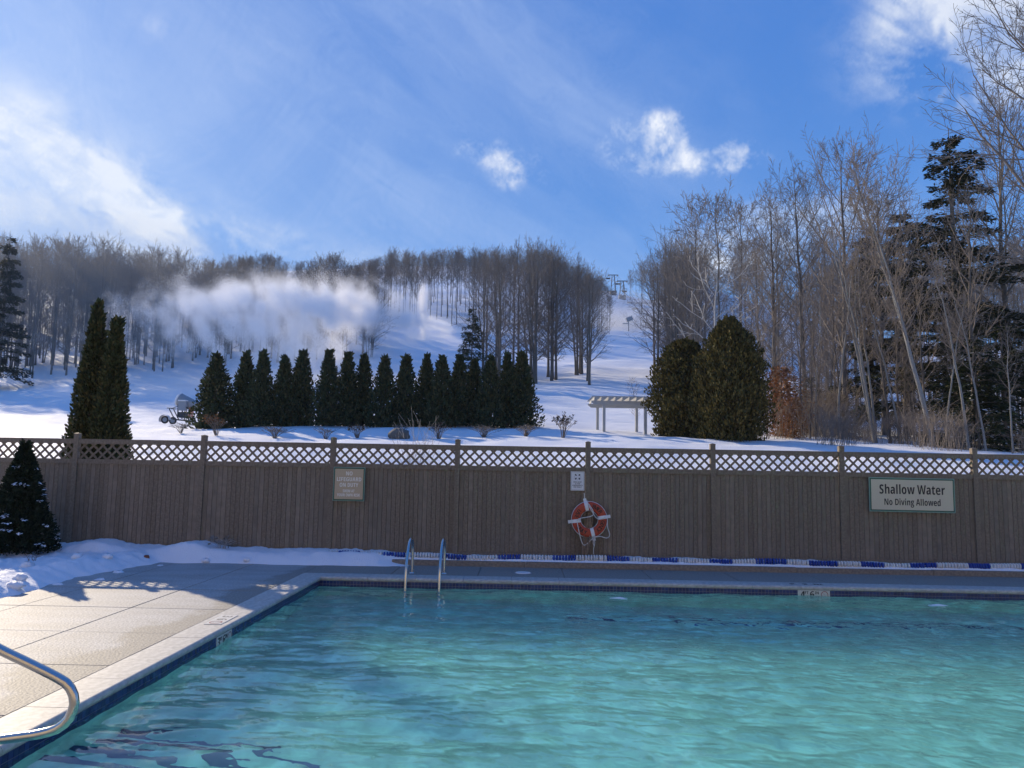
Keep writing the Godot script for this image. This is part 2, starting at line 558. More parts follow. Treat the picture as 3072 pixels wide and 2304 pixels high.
# a slab whose top is partly covered by frost that stops short of the wet strip along the coping
func slab(w: float, l: float, x0: float, d0: float, wet_to: float, fz: FastNoiseLite) -> MB:
	var mb := MB.new()
	var b := 0.006
	var n := 22
	var rows := []
	for j in n + 1:
		var row := []
		for i in n + 1:
			row.append(Vector3(lerpf(-w * 0.5 + b, w * 0.5 - b, float(i) / n), 0, lerpf(l * 0.5 - b, -l * 0.5 + b, float(j) / n)))
		rows.append(row)
	mb.sheet(rows)
	for k in mb.v.size():
		var gx := x0 + mb.v[k].x
		var gd := d0 - mb.v[k].z
		var edge := wet_to - 0.42 + 0.55 * fz.get_noise_2d(gx * 0.7, gd * 0.5) + 0.10 * fz.get_noise_2d(gx * 6.0, gd * 6.0)
		var frost := smoothstep(-0.10, 0.10, edge - gx) * clampf(0.78 + 0.5 * fz.get_noise_2d(gx * 0.9 + 30.0, gd * 2.2), 0.25, 1.0)
		var c := Vector3(0.38, 0.352, 0.305).lerp(Vector3(0.585, 0.575, 0.55), frost)
		mb.c[k] = Color(c.x, c.y, c.z)
	mb.tint = Color(0.36, 0.33, 0.28)
	var x := w * 0.5
	var z := l * 0.5
	var top := [Vector3(-x + b, 0, z - b), Vector3(x - b, 0, z - b), Vector3(x - b, 0, -z + b), Vector3(-x + b, 0, -z + b)]
	var rim := [Vector3(-x, -b, z), Vector3(x, -b, z), Vector3(x, -b, -z), Vector3(-x, -b, -z)]
	for i in 4:
		var k := (i + 1) % 4
		mb.quad(rim[i], rim[k], top[k], top[i])
		mb.quad(rim[i] + Vector3(0, -0.09, 0), rim[k] + Vector3(0, -0.09, 0), rim[k], rim[i])
	return mb

func no_diving(parent: Node, r: float, t: Transform3D) -> void:
	var mb := MB.new()
	var ring := PackedVector3Array()
	var rr := PackedFloat32Array()
	for i in 25:
		ring.append(Vector3(cos(TAU * i / 24.0), sin(TAU * i / 24.0), 0.0) * r)
		rr.append(r * 0.10)
	mb.tube(ring, rr, 4)
	mb.bar(Vector3(-r, r, 0) * 0.7, Vector3(r, -r, 0) * 0.7, r * 0.2, 0.002)
	var o := part("no_diving_symbol", mb.done(M.red), parent)
	o.transform = t * Transform3D(Basis.from_scale(Vector3(1, 1, 0.05)), Vector3.ZERO)

func put_text(parent: Node, s: String, cap: float, m: Material, t: Transform3D, width := 0.0) -> void:
	var o := text(s, cap, m, width)
	var sc := o.scale
	o.transform = t * Transform3D(Basis.from_scale(sc), Vector3.ZERO)
	parent.add_child(o, true)

func pool_and_deck() -> void:
	# ground under the deck, with the pool left open
	var mb := MB.new()
	var y := -0.12
	for r in [[-30.0, PX0 - 0.03, -8.0, FENCE + 0.4], [PX1 + 0.03, 30.0, -8.0, FENCE + 0.4], [PX0 - 0.03, PX1 + 0.03, PD1 + 0.03, FENCE + 0.4], [PX0 - 0.03, PX1 + 0.03, -8.0, PD0 - 0.03]]:
		mb.quad(Vector3(r[0], y, -r[2]), Vector3(r[1], y, -r[2]), Vector3(r[1], y, -r[3]), Vector3(r[0], y, -r[3]))
	struct("ground", mb.done(M.joint))
	mb = MB.new()
	for r in [[-40.0, -12.66, 0.0, FENCE + 0.1], [PX1 + 0.4, 40.0, 0.0, FENCE + 0.1]]:
		mb.quad(Vector3(r[0], -0.03, -r[2]), Vector3(r[1], -0.03, -r[2]), Vector3(r[1], -0.03, -r[3]), Vector3(r[0], -0.03, -r[3]))
	struct("lawn_snow", mb.done(M.snow_plain))
	mb = MB.new()
	mb.quad(Vector3(-40, -0.004, 9.6), Vector3(40, -0.004, 9.6), Vector3(40, -0.004, -0.095), Vector3(-40, -0.004, -0.095))
	struct("terrace", mb.done(mat(Color(0.42, 0.40, 0.36), 0.8)))

	# concrete slabs
	var deck := struct("pool_deck", MB_box(Vector3(0.02, 0.02, 0.02), M.joint), Vector3(-3.9, -0.13, -13.4))
	var fz := FastNoiseLite.new()
	fz.seed = 52
	fz.frequency = 1.0
	fz.fractal_octaves = 4
	var place := func(x0: float, x1: float, d0: float, d1: float) -> void:
		var w := snappedf(x1 - x0 - 0.005, 0.001)
		var l := snappedf(d1 - d0 - 0.005, 0.001)
		var cx := (x0 + x1) * 0.5
		var cd := (d0 + d1) * 0.5
		part("slab", slab(w, l, cx, cd, PX0 - 0.35 if cx < PX0 else -99.0, fz).done(M.concrete), deck, Vector3(cx + 3.9, 0.13 + rng.randf_range(-0.002, 0.001), 13.4 - cd))
	var dl := [0.1, 1.45, 2.8, 4.15, 5.5, 6.85, 8.15, 9.5, 10.9, 12.3, 14.0]
	for i in 7:
		for j in dl.size() - 1:
			place.call(-4.75 - 1.35 * i, (-3.58 if i == 0 else -3.40 - 1.35 * i), dl[j], dl[j + 1])
	for i in 12:
		place.call(-3.58 + 1.42 * i, -3.58 + 1.42 * (i + 1), PD1 + 0.345, 14.0)
		place.call(-3.58 + 1.42 * i, -3.58 + 1.42 * (i + 1), 0.1, PD0 - 0.345)

	# coping
	var coping := struct("pool_coping", MB_box(Vector3(0.02, 0.02, 0.02), M.joint), Vector3(-3.0, -0.1, -12.55))
	var st := [coping_stone(0.752).done(M.coping), coping_stone(0.752).done(M.coping2)]
	var d := PD0 - 0.35
	while d < PD1 - 0.1:
		part("coping_stone", st[rng.randi() % 2], coping, Vector3(PX0 - 0.35 + 3.0, 0.1 + rng.randf_range(-0.0015, 0.0015), 12.55 - d))
		d += 0.758
	var x := PX0 + 0.005
	var corner := d
	while x < PX1:
		if x < PX1:
			part("coping_stone", st[rng.randi() % 2], coping, Vector3(x + 3.0, 0.1 + rng.randf_range(-0.0015, 0.0015), 12.55 - PD1 - 0.35), Basis(Vector3.UP, -PI / 2))
			part("coping_stone", st[rng.randi() % 2], coping, Vector3(x + 0.752 + 3.0, 0.1, 12.55 - PD0 + 0.35), Basis(Vector3.UP, PI / 2))
		x += 0.758
	var cm := MB.new()
	cm.box(Vector3(PX0 - 0.175 + 3.0, 0.073, 12.55 - (corner + PD1 + 0.35) * 0.5), Vector3(0.35, 0.06, PD1 + 0.35 - corner))
	part("coping_stone", cm.done(M.coping), coping)

	# shell: floor and walls
	mb = MB.new()
	var rows := []
	for j in 20:
		var r := []
		for i in 30:
			var fx := lerpf(PX0, PX1, i / 29.0)
			r.append(Vector3(fx, floor_y(fx), -lerpf(PD0, PD1, j / 19.0)))
		rows.append(r)
	mb.sheet(rows)
	var top := -0.225
	mb.quad(Vector3(PX0, -2, -PD0), Vector3(PX0, -2, -PD1), Vector3(PX0, top, -PD1), Vector3(PX0, top, -PD0))
	mb.quad(Vector3(PX1, -2, -PD1), Vector3(PX1, -2, -PD0), Vector3(PX1, top, -PD0), Vector3(PX1, top, -PD1))
	mb.quad(Vector3(PX0, -2, -PD1), Vector3(PX1, -2, -PD1), Vector3(PX1, top, -PD1), Vector3(PX0, top, -PD1))
	mb.quad(Vector3(PX1, -2, -PD0), Vector3(PX0, -2, -PD0), Vector3(PX0, top, -PD0), Vector3(PX1, top, -PD0))
	var pf := struct("pool_floor", mb.done(M.plaster))
	mb = MB.new()
	for i in 24:
		var xa := lerpf(0.6, PX1 - 0.1, i / 24.0)
		var xb := lerpf(0.6, PX1 - 0.1, (i + 1) / 24.0)
		mb.quad(Vector3(xa, floor_y(xa) + 0.004, -11.28), Vector3(xb, floor_y(xb) + 0.004, -11.28), Vector3(xb, floor_y(xb) + 0.004, -11.38), Vector3(xa, floor_y(xa) + 0.004, -11.38))
	part("tile_line", mb.done(M.step_tile), pf)

	# band of blue waterline tiles
	var pitch := 0.054
	var tl := MB.new()
	tl.box(Vector3(0, 0, 0), Vector3(0.004, 0.050, 0.050))
	var tiles := [tl.done(M.tile), tl.done(M.tile2), tl.done(M.tile3)]
	mb = MB.new()
	mb.quad(Vector3(PX0, -0.225, -PD0), Vector3(PX0, -0.225, -PD1), Vector3(PX0, -0.0605, -PD1), Vector3(PX0, -0.0605, -PD0))
	var left := struct("waterline_tiles", mb.done(M.grout))
	var rest := MB.new()
	for k in int((PD1 - PD0) / pitch):
		var dd := PD1 - (k + 0.5) * pitch
		for row in 3:
			var at := Vector3(PX0 + 0.002, -0.0605 - (row + 0.5) * pitch, -dd)
			if row < 2 and k < 150:
				part("tile", tiles[rng.randi() % 3], left, at)
			else:
				rest.box(at, Vector3(0.004, 0.050, 0.050))
	part("tile_rows", rest.done(M.tile), left).set_meta("kind", "stuff")
	mb = MB.new()
	mb.quad(Vector3(PX0, -0.225, -PD1), Vector3(PX1, -0.225, -PD1), Vector3(PX1, -0.0605, -PD1), Vector3(PX0, -0.0605, -PD1))
	mb.quad(Vector3(PX1, -0.225, -PD1), Vector3(PX1, -0.225, -PD0), Vector3(PX1, -0.0605, -PD0), Vector3(PX1, -0.0605, -PD1))
	mb.quad(Vector3(PX1, -0.225, -PD0), Vector3(PX0, -0.225, -PD0), Vector3(PX0, -0.0605, -PD0), Vector3(PX1, -0.0605, -PD0))
	var back := struct("waterline_tiles", mb.done(M.grout))
	rest = MB.new()
	var turned := Basis(Vector3.UP, PI / 2)
	for k in int((PX1 - PX0) / pitch):
		for row in 3:
			var at := Vector3(PX0 + (k + 0.5) * pitch, -0.0605 - (row + 0.5) * pitch, -PD1 + 0.002)
			if row == 0 and k < 215:
				part("tile", tiles[rng.randi() % 3], back, at, turned)
			else:
				rest.box(at, Vector3(0.050, 0.050, 0.004))
	part("tile_rows", rest.done(M.tile), back).set_meta("kind", "stuff")

	# depth markers
	var mk := thing("depth_marker", "white depth marker reading 4 FT 6 IN on the far pool wall", "depth marker", Vector3(P(813.5, 584, PD1).x, -0.135, -PD1 + 0.006))
	part("plate", MB_box(Vector3(0.50, 0.145, 0.004), M.marker), mk)
	put_text(mk, "4", 0.095, M.black, Transform3D(Basis(), Vector3(-0.175, 0.01, 0.003)))
	put_text(mk, "FT", 0.042, M.black, Transform3D(Basis(), Vector3(-0.115, 0.036, 0.003)))
	put_text(mk, "6", 0.095, M.black, Transform3D(Basis(), Vector3(-0.03, 0.01, 0.003)))
	put_text(mk, "IN", 0.042, M.black, Transform3D(Basis(), Vector3(0.045, 0.036, 0.003)))
	no_diving(mk, 0.052, Transform3D(Basis(), Vector3(0.165, 0.008, 0.004)))
	var side := Basis(Vector3(0, 0, -1), Vector3.UP, Vector3(1, 0, 0))
	mk = thing("depth_marker", "shaded depth marker reading 3 FT 6 IN on the left pool wall", "depth marker", Vector3(PX0 + 0.006, -0.135, -8.5))
	mk.basis = side
	part("plate", MB_box(Vector3(0.42, 0.145, 0.004), M.marker), mk)
	put_text(mk, "3", 0.09, M.black, Transform3D(Basis(), Vector3(-0.15, 0.01, 0.003)))
	put_text(mk, "FT", 0.04, M.black, Transform3D(Basis(), Vector3(-0.095, 0.034, 0.003)))
	put_text(mk, "6", 0.09, M.black, Transform3D(Basis(), Vector3(-0.015, 0.01, 0.003)))
	put_text(mk, "IN", 0.04, M.black, Transform3D(Basis(), Vector3(0.05, 0.034, 0.003)))
	no_diving(mk, 0.05, Transform3D(Basis(), Vector3(0.145, 0.008, 0.004)))
	# the same printed on the coping, read from the deck
	var flat := Basis(Vector3(0, 0, 1), Vector3(1, 0, 0), Vector3.UP)
	mk = thing("depth_marker", "faded 3 6 depth marker with red circle printed on left coping", "depth marker", Vector3(PX0 - 0.17, 0.0105, -8.85))
	mk.basis = flat
	part("plate", MB_box(Vector3(0.52, 0.19, 0.003), M.marker), mk)
	var pale := mat(Color(0.20, 0.19, 0.17), 0.7)
	put_text(mk, "3", 0.11, pale, Transform3D(Basis(), Vector3(-0.17, 0, 0.002)))
	put_text(mk, "6", 0.11, pale, Transform3D(Basis(), Vector3(-0.01, 0, 0.002)))
	no_diving(mk, 0.065, Transform3D(Basis(), Vector3(0.16, 0, 0.003)))
	flat = Basis(Vector3(-1, 0, 0), Vector3(0, 0, 1), Vector3.UP)
	mk = thing("depth_marker", "black 4 6 depth marker printed flat on the far coping", "depth marker", Vector3(P(804, 579, PD1 + 0.2).x, 0.0085, -PD1 - 0.17))
	mk.basis = flat
	put_text(mk, "4", 0.11, M.black, Transform3D(Basis(), Vector3(0.2, 0, 0.001)))
	put_text(mk, "6", 0.11, M.black, Transform3D(Basis(), Vector3(0, 0, 0.001)))
	put_text(mk, "IN", 0.09, M.black, Transform3D(Basis(), Vector3(-0.2, 0, 0.001)))

	# curved entry steps in the near left corner, each with a dark nosing
	var steps := thing("pool_steps", "curved underwater entry steps with dark blue edge stripes", "pool steps", Vector3(PX0, -1.2, -PD0))
	var k2 := 0
	for rr in [3.42, 3.08, 2.74, 2.40]:
		var h: float = 1.2 - 0.98 + 0.19 * k2
		var sm := MB.new()
		var stripe := MB.new()
		var wall_low := []
		var wall_top := []
		for i in 25:
			var a := PI * 0.5 * i / 24.0
			var o := Vector3(cos(a), 0, -sin(a))
			wall_low.append(o * rr - Vector3(0, 0.3, 0))
			wall_top.append(o * rr + Vector3(0, h, 0))
		sm.sheet([wall_low, wall_top])
		for i in 24:
			sm.tri(Vector3(0, h, 0), wall_top[i], wall_top[i + 1])
			var a0: Vector3 = wall_top[i] + Vector3(0, 0.003, 0)
			var a1: Vector3 = wall_top[i + 1] + Vector3(0, 0.003, 0)
			var b0 := Vector3(a0.x * (1.0 - 0.08 / rr), a0.y, a0.z * (1.0 - 0.08 / rr))
			var b1 := Vector3(a1.x * (1.0 - 0.08 / rr), a1.y, a1.z * (1.0 - 0.08 / rr))
			stripe.quad(a0, a1, b1, b0)
			stripe.quad(a0 - Vector3(0, 0.05, 0), a1 - Vector3(0, 0.05, 0), a1, a0)
		var tread := part("step", sm.done(M.plaster), steps)
		part("nosing", stripe.done(M.step_tile), tread)
		k2 += 1

	# water
	var cell := 0.042
	var nx := int((PX1 - PX0) / cell)
	var nd := int((PD1 - PD0) / cell)
	mb = MB.new()
	for j in nd + 1:
		var dd := lerpf(PD0 + 0.001, PD1 - 0.001, float(j) / nd)
		for i in nx + 1:
			var wx := lerpf(PX0 + 0.001, PX1 - 0.001, float(i) / nx)
			var h := wave(wx, dd)
			var e := 0.012
			var gx := (wave(wx + e, dd) - h) / e
			var gd := (wave(wx, dd + e) - h) / e
			mb.v.append(Vector3(wx, WATER + h, -dd))
			mb.n.append(Vector3(-gx, 1.0, gd).normalized())
	for j in nd:
		for i in nx:
			var a := j * (nx + 1) + i
			var b := a + 1
			var c := a + nx + 1
			mb.ix.append_array(PackedInt32Array([a, c, b, b, c, c + 1]))
	struct("water", mb.done(M.water))

	# skimmer lid and drifting scraps of ice
	var lid := CylinderMesh.new()
	lid.top_radius = 0.125; lid.bottom_radius = 0.13; lid.height = 0.014; lid.radial_segments = 32
	lid.material = M.white
	var sk := thing("skimmer_lid", "round white skimmer lid set in the far deck", "skimmer lid", Vector3(P(523, 572, 13.25).x, 0.006, -13.25))
	part("lid", lid, sk)
	var ringm := TorusMesh.new()
	ringm.inner_radius = 0.13; ringm.outer_radius = 0.15; ringm.rings = 28; ringm.ring_segments = 6
	ringm.material = M.grey_paint
	part("rim", ringm, sk, Vector3(0, -0.006, 0), Basis.from_scale(Vector3(1, 0.6, 1)))
	for q in [[620, 594.5, "left"], [938, 600.5, "right"]]:
		var dd: float = 1.912 * FOCAL / (q[1] - 467.0 - (q[0] - 512.0) * 0.0175)
		var at := P(q[0], q[1], dd)
		var im := MB.new()
		var ring := PackedVector3Array()
		for a in 11:
			ring.append(Vector3(cos(a * TAU / 11.0) * 0.15 * rng.randf_range(0.5, 1.25), 0.0, sin(a * TAU / 11.0) * 0.06 * rng.randf_range(0.4, 1.3)))
		for a in 11:
			im.tri(Vector3(0, 0.02, 0), ring[(a + 1) % 11], ring[a])
			im.tri(Vector3(0, -0.03, 0), ring[a], ring[(a + 1) % 11])
		var ice := single("ice_scrap", im.done(M.snow_plain), Vector3(at.x, WATER + 0.004, at.z))
		tag(ice, "small white scrap of ice floating %s" % ("behind the ring buoy's reflection" if q[2] == "left" else "below the shallow water sign"), "ice", "ice scraps on the pool")

# the hotel that stands behind the camera; its sunlit front throws warm light on the fence
func lodge() -> void:
	var o := thing("lodge", "tan three-storey lodge with many windows behind the viewpoint", "building", Vector3(0, 0, 9.6))
	part("wall", MB_box(Vector3(64, 11, 10), mat(Color(0.56, 0.45, 0.32), 0.8)), o, Vector3(0, 5.5, 5.0))
	var rf := MB.new()
	rf.prism(PackedVector2Array([Vector2(-6.0, 0), Vector2(6.0, 0), Vector2(0, 4.0)]), -33.0, 33.0)
	part("roof", rf.done(mat(Color(0.10, 0.09, 0.085), 0.9)), o, Vector3(0, 11.0, 5.0), Basis(Vector3.UP, PI / 2))
	var glass := mat(Color(0.05, 0.06, 0.07), 0.05, 0.7)
	for f in 3:
		for k in 12:
			var w := part("window", MB_box(Vector3(1.7, 1.9, 0.08), M.white), o, Vector3(-29.0 + 5.2 * k, 2.0 + 3.4 * f, -0.042))
			part("pane", MB_box(Vector3(1.5, 1.7, 0.02), glass), w, Vector3(0, 0, -0.045))


func MB_box(s: Vector3, m: Material) -> Mesh:
	var b := BoxMesh.new()
	b.size = s
	b.material = m
	return b


# ------------------------------------------------------------------ fence
func fence() -> void:
	var px := [73.0, 200.5, 331.0, 456.5, 587.5, 713.5, 841.7, 976.0]
	var xs := []
	for p in px:
		xs.append(P(p, 500, FENCE).x)
	xs.push_front(xs[0] - 2.45)
	xs.push_front(xs[0] - 2.45)
	xs.append(xs[-1] + 2.45)
	var f := thing("fence", "brown pool fence with vertical boards below and lattice along its top", "fence", Vector3(xs[0], 0, -FENCE))
	var post_m := MB.new()
	var w := 0.047
	post_m.box(Vector3(0, 1.13, 0), Vector3(0.094, 2.26, 0.094))
	var cap := MB.new()
	var pts := [Vector3(-w, 0, w), Vector3(w, 0, w), Vector3(w, 0, -w), Vector3(-w, 0, -w)]
	for i in 4:
		cap.quad(pts[i] * 1.08, pts[(i + 1) % 4] * 1.08, pts[(i + 1) % 4] * 1.08 + Vector3(0, 0.012, 0), pts[i] * 1.08 + Vector3(0, 0.012, 0))
		cap.tri(pts[i] * 1.08 + Vector3(0, 0.012, 0), pts[(i + 1) % 4] * 1.08 + Vector3(0, 0.012, 0), Vector3(0, 0.03, 0))
	var pm := post_m.done(M.post)
	var cm := cap.done(M.post)
	for i in xs.size():
		var lean: float = rng.randf_range(-0.006, 0.006)
		var o := part("post", pm, f, Vector3(xs[i] - xs[0], 0, 0), Basis(Vector3.BACK, lean))
		part("post_cap", cm, o, Vector3(0, 2.26, 0))
	for i in xs.size() - 1:
		var x0: float = xs[i] + w - xs[0]
		var wide: float = xs[i + 1] - xs[i] - 2.0 * w
		var rails := MB.new()
		var mid := x0 + wide * 0.5
		rails.box(Vector3(mid, 2.125, 0), Vector3(wide, 0.09, 0.07))
		rails.box(Vector3(mid, 1.745, 0), Vector3(wide, 0.09, 0.07))
		rails.box(Vector3(mid, 0.145, 0), Vector3(wide, 0.09, 0.07))
		rails.box(Vector3(mid, 0.945, -0.012), Vector3(wide, 1.51, 0.006))
		var panel := part("panel", rails.done(M.post), f)
		var nb := 27
		var bw := wide / nb
		var bm := []
		for m in [M.fence, M.fence, M.fence2, M.fence3, M.fence4]:
			bm.append(MB_box(Vector3(bw - 0.006, 1.515, 0.018), m))
		for k in nb:
			part("board", bm[rng.randi() % 5], panel, Vector3(x0 + (k + 0.5) * bw, 0.945, 0.002 + rng.randf_range(-0.0015, 0.0015)))
		# lattice
		var lo := 1.785
		var hi := 2.085
		var rect := PackedVector2Array([Vector2(x0, lo), Vector2(x0 + wide, lo), Vector2(x0 + wide, hi), Vector2(x0, hi)])
		var p := 0.178
		var half := 0.019 * sqrt(2.0)
		for s in [-1.0, 1.0]:
			var k := x0 - 0.4 + (0.03 if s > 0.0 else 0.075)
			while k < x0 + wide + 0.4:
				# centre line through (k, mid height) with slope s
				var cy := (lo + hi) * 0.5
				var ext := 0.25
				var a := Vector2(k - ext * s, cy - ext)
				var b := Vector2(k + ext * s, cy + ext)
				var strip := PackedVector2Array([a + Vector2(-half, 0), a + Vector2(half, 0), b + Vector2(half, 0), b + Vector2(-half, 0)])
				for q in Geometry2D.intersect_polygons(strip, rect):
					var lm := MB.new()
					lm.prism(q, 0.0005 if s > 0.0 else -0.0075, 0.0075 if s > 0.0 else -0.0005)
					part("lattice_strip", lm.done(M.fence2), panel)
				k += p


func signs() -> void:
	var z := -FENCE + 0.075
	# NO LIFEGUARD ON DUTY
	var c := P(349.2, 484, FENCE - 0.07)
	var s := thing("sign", "tan sign with pale lettering NO LIFEGUARD ON DUTY and green edge", "sign", Vector3(c.x, c.y, z + 0.01))
	part("board", MB_box(Vector3(0.595, 0.63, 0.010), M.green_pale), s)
	part("border", MB_box(Vector3(0.575, 0.61, 0.004), M.green), s, Vector3(0, 0, 0.006))
	part("face", MB_box(Vector3(0.535, 0.565, 0.004), M.tan), s, Vector3(0, 0, 0.009))
	for l in [["NO", 0.072, 0.195, 0.12], ["LIFEGUARD", 0.072, 0.088, 0.46], ["ON DUTY", 0.072, -0.018, 0.35], ["SWIM AT", 0.052, -0.130, 0.22], ["YOUR OWN RISK", 0.052, -0.205, 0.43]]:
		put_text(s, l[0], l[1], M.letter_pale, Transform3D(Basis(), Vector3(0, l[2], 0.0115)), l[3])
	# Shallow Water
	c = P(911.5, 495, FENCE - 0.07)
	s = thing("sign", "wide cream sign with dark lettering Shallow Water and green edge", "sign", Vector3(c.x, c.y, z + 0.01))
	s.rotation.z = -0.004
	part("board", MB_box(Vector3(1.575, 0.63, 0.010), M.green_pale), s)
	part("border", MB_box(Vector3(1.545, 0.60, 0.004), M.green), s, Vector3(0, 0, 0.006))
	part("face", MB_box(Vector3(1.50, 0.555, 0.004), M.cream), s, Vector3(0, 0, 0.009))
	put_text(s, "Shallow Water", 0.165, M.letter_dark, Transform3D(Basis(), Vector3(0.0, 0.095, 0.0115)), 1.20)
	put_text(s, "No Diving Allowed", 0.115, M.letter_dark, Transform3D(Basis(), Vector3(0.0, -0.135, 0.0115)), 1.03)
	# ring buoy notice
	c = P(577.6, 481, FENCE - 0.07)
	s = thing("sign", "small white notice with a ring buoy symbol on the fence", "sign", Vector3(c.x, c.y, z - 0.02))
	part("board", MB_box(Vector3(0.255, 0.355, 0.006), M.white), s)
	var fr := MB.new()
	for e in [-1.0, 1.0]:
		fr.box(Vector3(0.115 * e, 0, 0.004), Vector3(0.005, 0.335, 0.002))
		fr.box(Vector3(0, 0.165 * e, 0.004), Vector3(0.235, 0.005, 0.002))
	part("border", fr.done(M.grey_paint), s)
	var sym := MB.new()
	for k in 4:
		var a := PI * 0.25 + PI * 0.5 * k
		sym.box(Vector3(cos(a) * 0.048, 0.078 + sin(a) * 0.048, 0.004), Vector3(0.034, 0.022, 0.002), Basis(Vector3.BACK, a))
	part("ring_symbol", sym.done(M.black), s)
	var circ := TorusMesh.new()
	circ.inner_radius = 0.055; circ.outer_radius = 0.059; circ.rings = 32; circ.ring_segments = 4
	circ.material = M.grey_paint
	part("ring_outline", circ, s, Vector3(0, 0.078, 0.0035), Basis(Vector3.RIGHT, PI / 2) * Basis.from_scale(Vector3(1, 0.3, 1)))
	var yy := -0.02
	for l in [["RING BUOY", 0.155], ["IS FOR", 0.095], ["EMERGENCY", 0.19], ["USE ONLY", 0.15]]:
		put_text(s, l[0], 0.020, M.letter_dark, Transform3D(Basis(), Vector3(0, yy, 0.0035)), l[1])
		yy -= 0.031


func curve_points(pts: Array, n: int) -> PackedVector3Array:
	var cv := Curve3D.new()
	for i in pts.size():
		var a: Vector3 = pts[maxi(i - 1, 0)]
		var b: Vector3 = pts[mini(i + 1, pts.size() - 1)]
		var t := (b - a) / 6.0
		cv.add_point(pts[i], -t, t)
	var out := PackedVector3Array()
	var total := cv.get_baked_length()
	for i in n + 1:
		out.append(cv.sample_baked(total * i / n, true))
	return out

func even(n: int, r: float) -> PackedFloat32Array:
	var a := PackedFloat32Array()
	a.resize(n)
	a.fill(r)
	return a

func ring_buoy() -> void:
	var c := P(589.3, 519.5, FENCE - 0.16)
	var b := thing("ring_buoy", "orange ring buoy with white straps reading EMERGENCY USE ONLY", "ring buoy", c)
	b.rotation = Vector3(-0.06, 0, 0.05)
	var r0 := 0.245
	var tm := MB.new()
	var rows := []
	for i in 49:
		var a := TAU * i / 48.0
		var row := []
		for k in 14:
			var q := TAU * k / 14.0
			var rr := r0 + 0.083 * signf(cos(q)) * pow(absf(cos(q)), 0.75)
			row.append(Vector3(cos(a) * rr, sin(a) * rr, 0.058 * signf(sin(q)) * pow(absf(sin(q)), 0.6)))
		rows.append(row)
	tm.sheet(rows, true)
	part("ring", tm.done(M.buoy), b)
	# pale seams on both rims
	for e in [r0 - 0.082, r0 + 0.083]:
		var sm := TorusMesh.new()
		sm.inner_radius = e - 0.008; sm.outer_radius = e + 0.008; sm.rings = 48; sm.ring_segments = 6
		sm.material = M.white
		part("seam", sm, b, Vector3.ZERO, Basis(Vector3.RIGHT, PI / 2))
	# straps
	for k in 4:
		var a: float = [1.75, 0.12, -1.38, 3.22][k]
		var sm := MB.new()
		var o := Vector3(cos(a), sin(a), 0)
		var t := Vector3(-sin(a), cos(a), 0) * 0.032
		var prev_i := Vector3.ZERO
		for i in 17:
			var q := TAU * i / 16.0
			var rr := r0 + 0.089 * signf(cos(q)) * pow(absf(cos(q)), 0.7)
			var p := o * rr + Vector3(0, 0, 0.064 * signf(sin(q)) * pow(absf(sin(q)), 0.55))
			if i > 0:
				sm.quad(prev_i - t, prev_i + t, p + t, p - t)
			prev_i = p
		sm.box(o * (r0 + 0.115), Vector3(0.07, 0.058, 0.012), Basis(o, Vector3.BACK.cross(o), Vector3.BACK))
		part("strap", sm.done(M.white), b)
	# grab line hanging in loops
	for l in [[Vector3(-0.03, 0.35, 0.02), Vector3(0.02, 0.2, 0.09), Vector3(0.075, 0.1, 0.08), Vector3(0.12, 0.03, 0.08), Vector3(0.19, 0.0, 0.075), Vector3(0.29, 0.03, 0.07)],
			[Vector3(-0.23, -0.02, 0.075), Vector3(-0.2, 0.02, 0.08), Vector3(-0.08, 0.04, 0.09), Vector3(0.03, 0.06, 0.09), Vector3(0.08, 0.12, 0.085), Vector3(0.0, 0.28, 0.085)],
			[Vector3(0.33, 0.03, 0.05), Vector3(0.325, -0.15, 0.07), Vector3(0.355, -0.29, 0.06), Vector3(0.30, -0.345, 0.05), Vector3(0.17, -0.31, 0.06), Vector3(0.06, -0.33, 0.06)],
			[Vector3(-0.23, -0.05, 0.075), Vector3(-0.19, -0.3, 0.08), Vector3(-0.14, -0.45, 0.06), Vector3(-0.07, -0.44, 0.05), Vector3(0.05, -0.33, 0.06)]]:
		var rm := MB.new()
		var pp := curve_points(l, 22)
		rm.tube(pp, even(pp.size(), 0.0085), 6)
		part("grab_line", rm.done(M.rope), b)
	var tail := MB.new()
	for l in [[Vector3(0.06, -0.34, 0.06), Vector3(0.075, -0.43, 0.05), Vector3(0.05, -0.52, 0.05), Vector3(0.045, -0.63, 0.05)], [Vector3(0.065, -0.34, 0.06), Vector3(0.045, -0.42, 0.05), Vector3(0.06, -0.48, 0.05)]]:
		var pp := curve_points(l, 10)
		tail.tube(pp, even(pp.size(), 0.007), 5)
	part("rope_tail", tail.done(M.rope), b)
	# letters round the ring
	var word := "EMERGENCY"
	var an := [1.22, 1.02, 0.80, 0.58, -0.22, -0.40, -0.58, -0.76, -0.94]
	for i in word.length():
		var a: float = an[i]
		put_text(b, word[i], 0.072, M.letter_dark, Transform3D(Basis(Vector3.BACK, a - PI / 2), Vector3(cos(a), sin(a), 0) * r0 + Vector3(0, 0, 0.059)))
	var rest := "USEONLY"
	an = [2.45, 2.67, 2.89, 3.72, 3.94, 4.14, 4.34]
	for i in rest.length():
		var a: float = an[i]
		put_text(b, rest[i], 0.072, M.letter_dark, Transform3D(Basis(Vector3.BACK, a + PI / 2), Vector3(cos(a), sin(a), 0) * r0 + Vector3(0, 0, 0.059)))
	# thin white cord from the notice down to the ring
	var cord := MB.new()
	var a0 := P(584.2, 493, FENCE - 0.1)
	var a1 := P(584.8, 502, FENCE - 0.12)
	cord.tube(PackedVector3Array([a0 - a1, Vector3.ZERO]), even(2, 0.008), 5)
	tag(single("hanging_cord", cord.done(M.rope), a1), "short white cord between the small notice and the ring buoy", "cord")
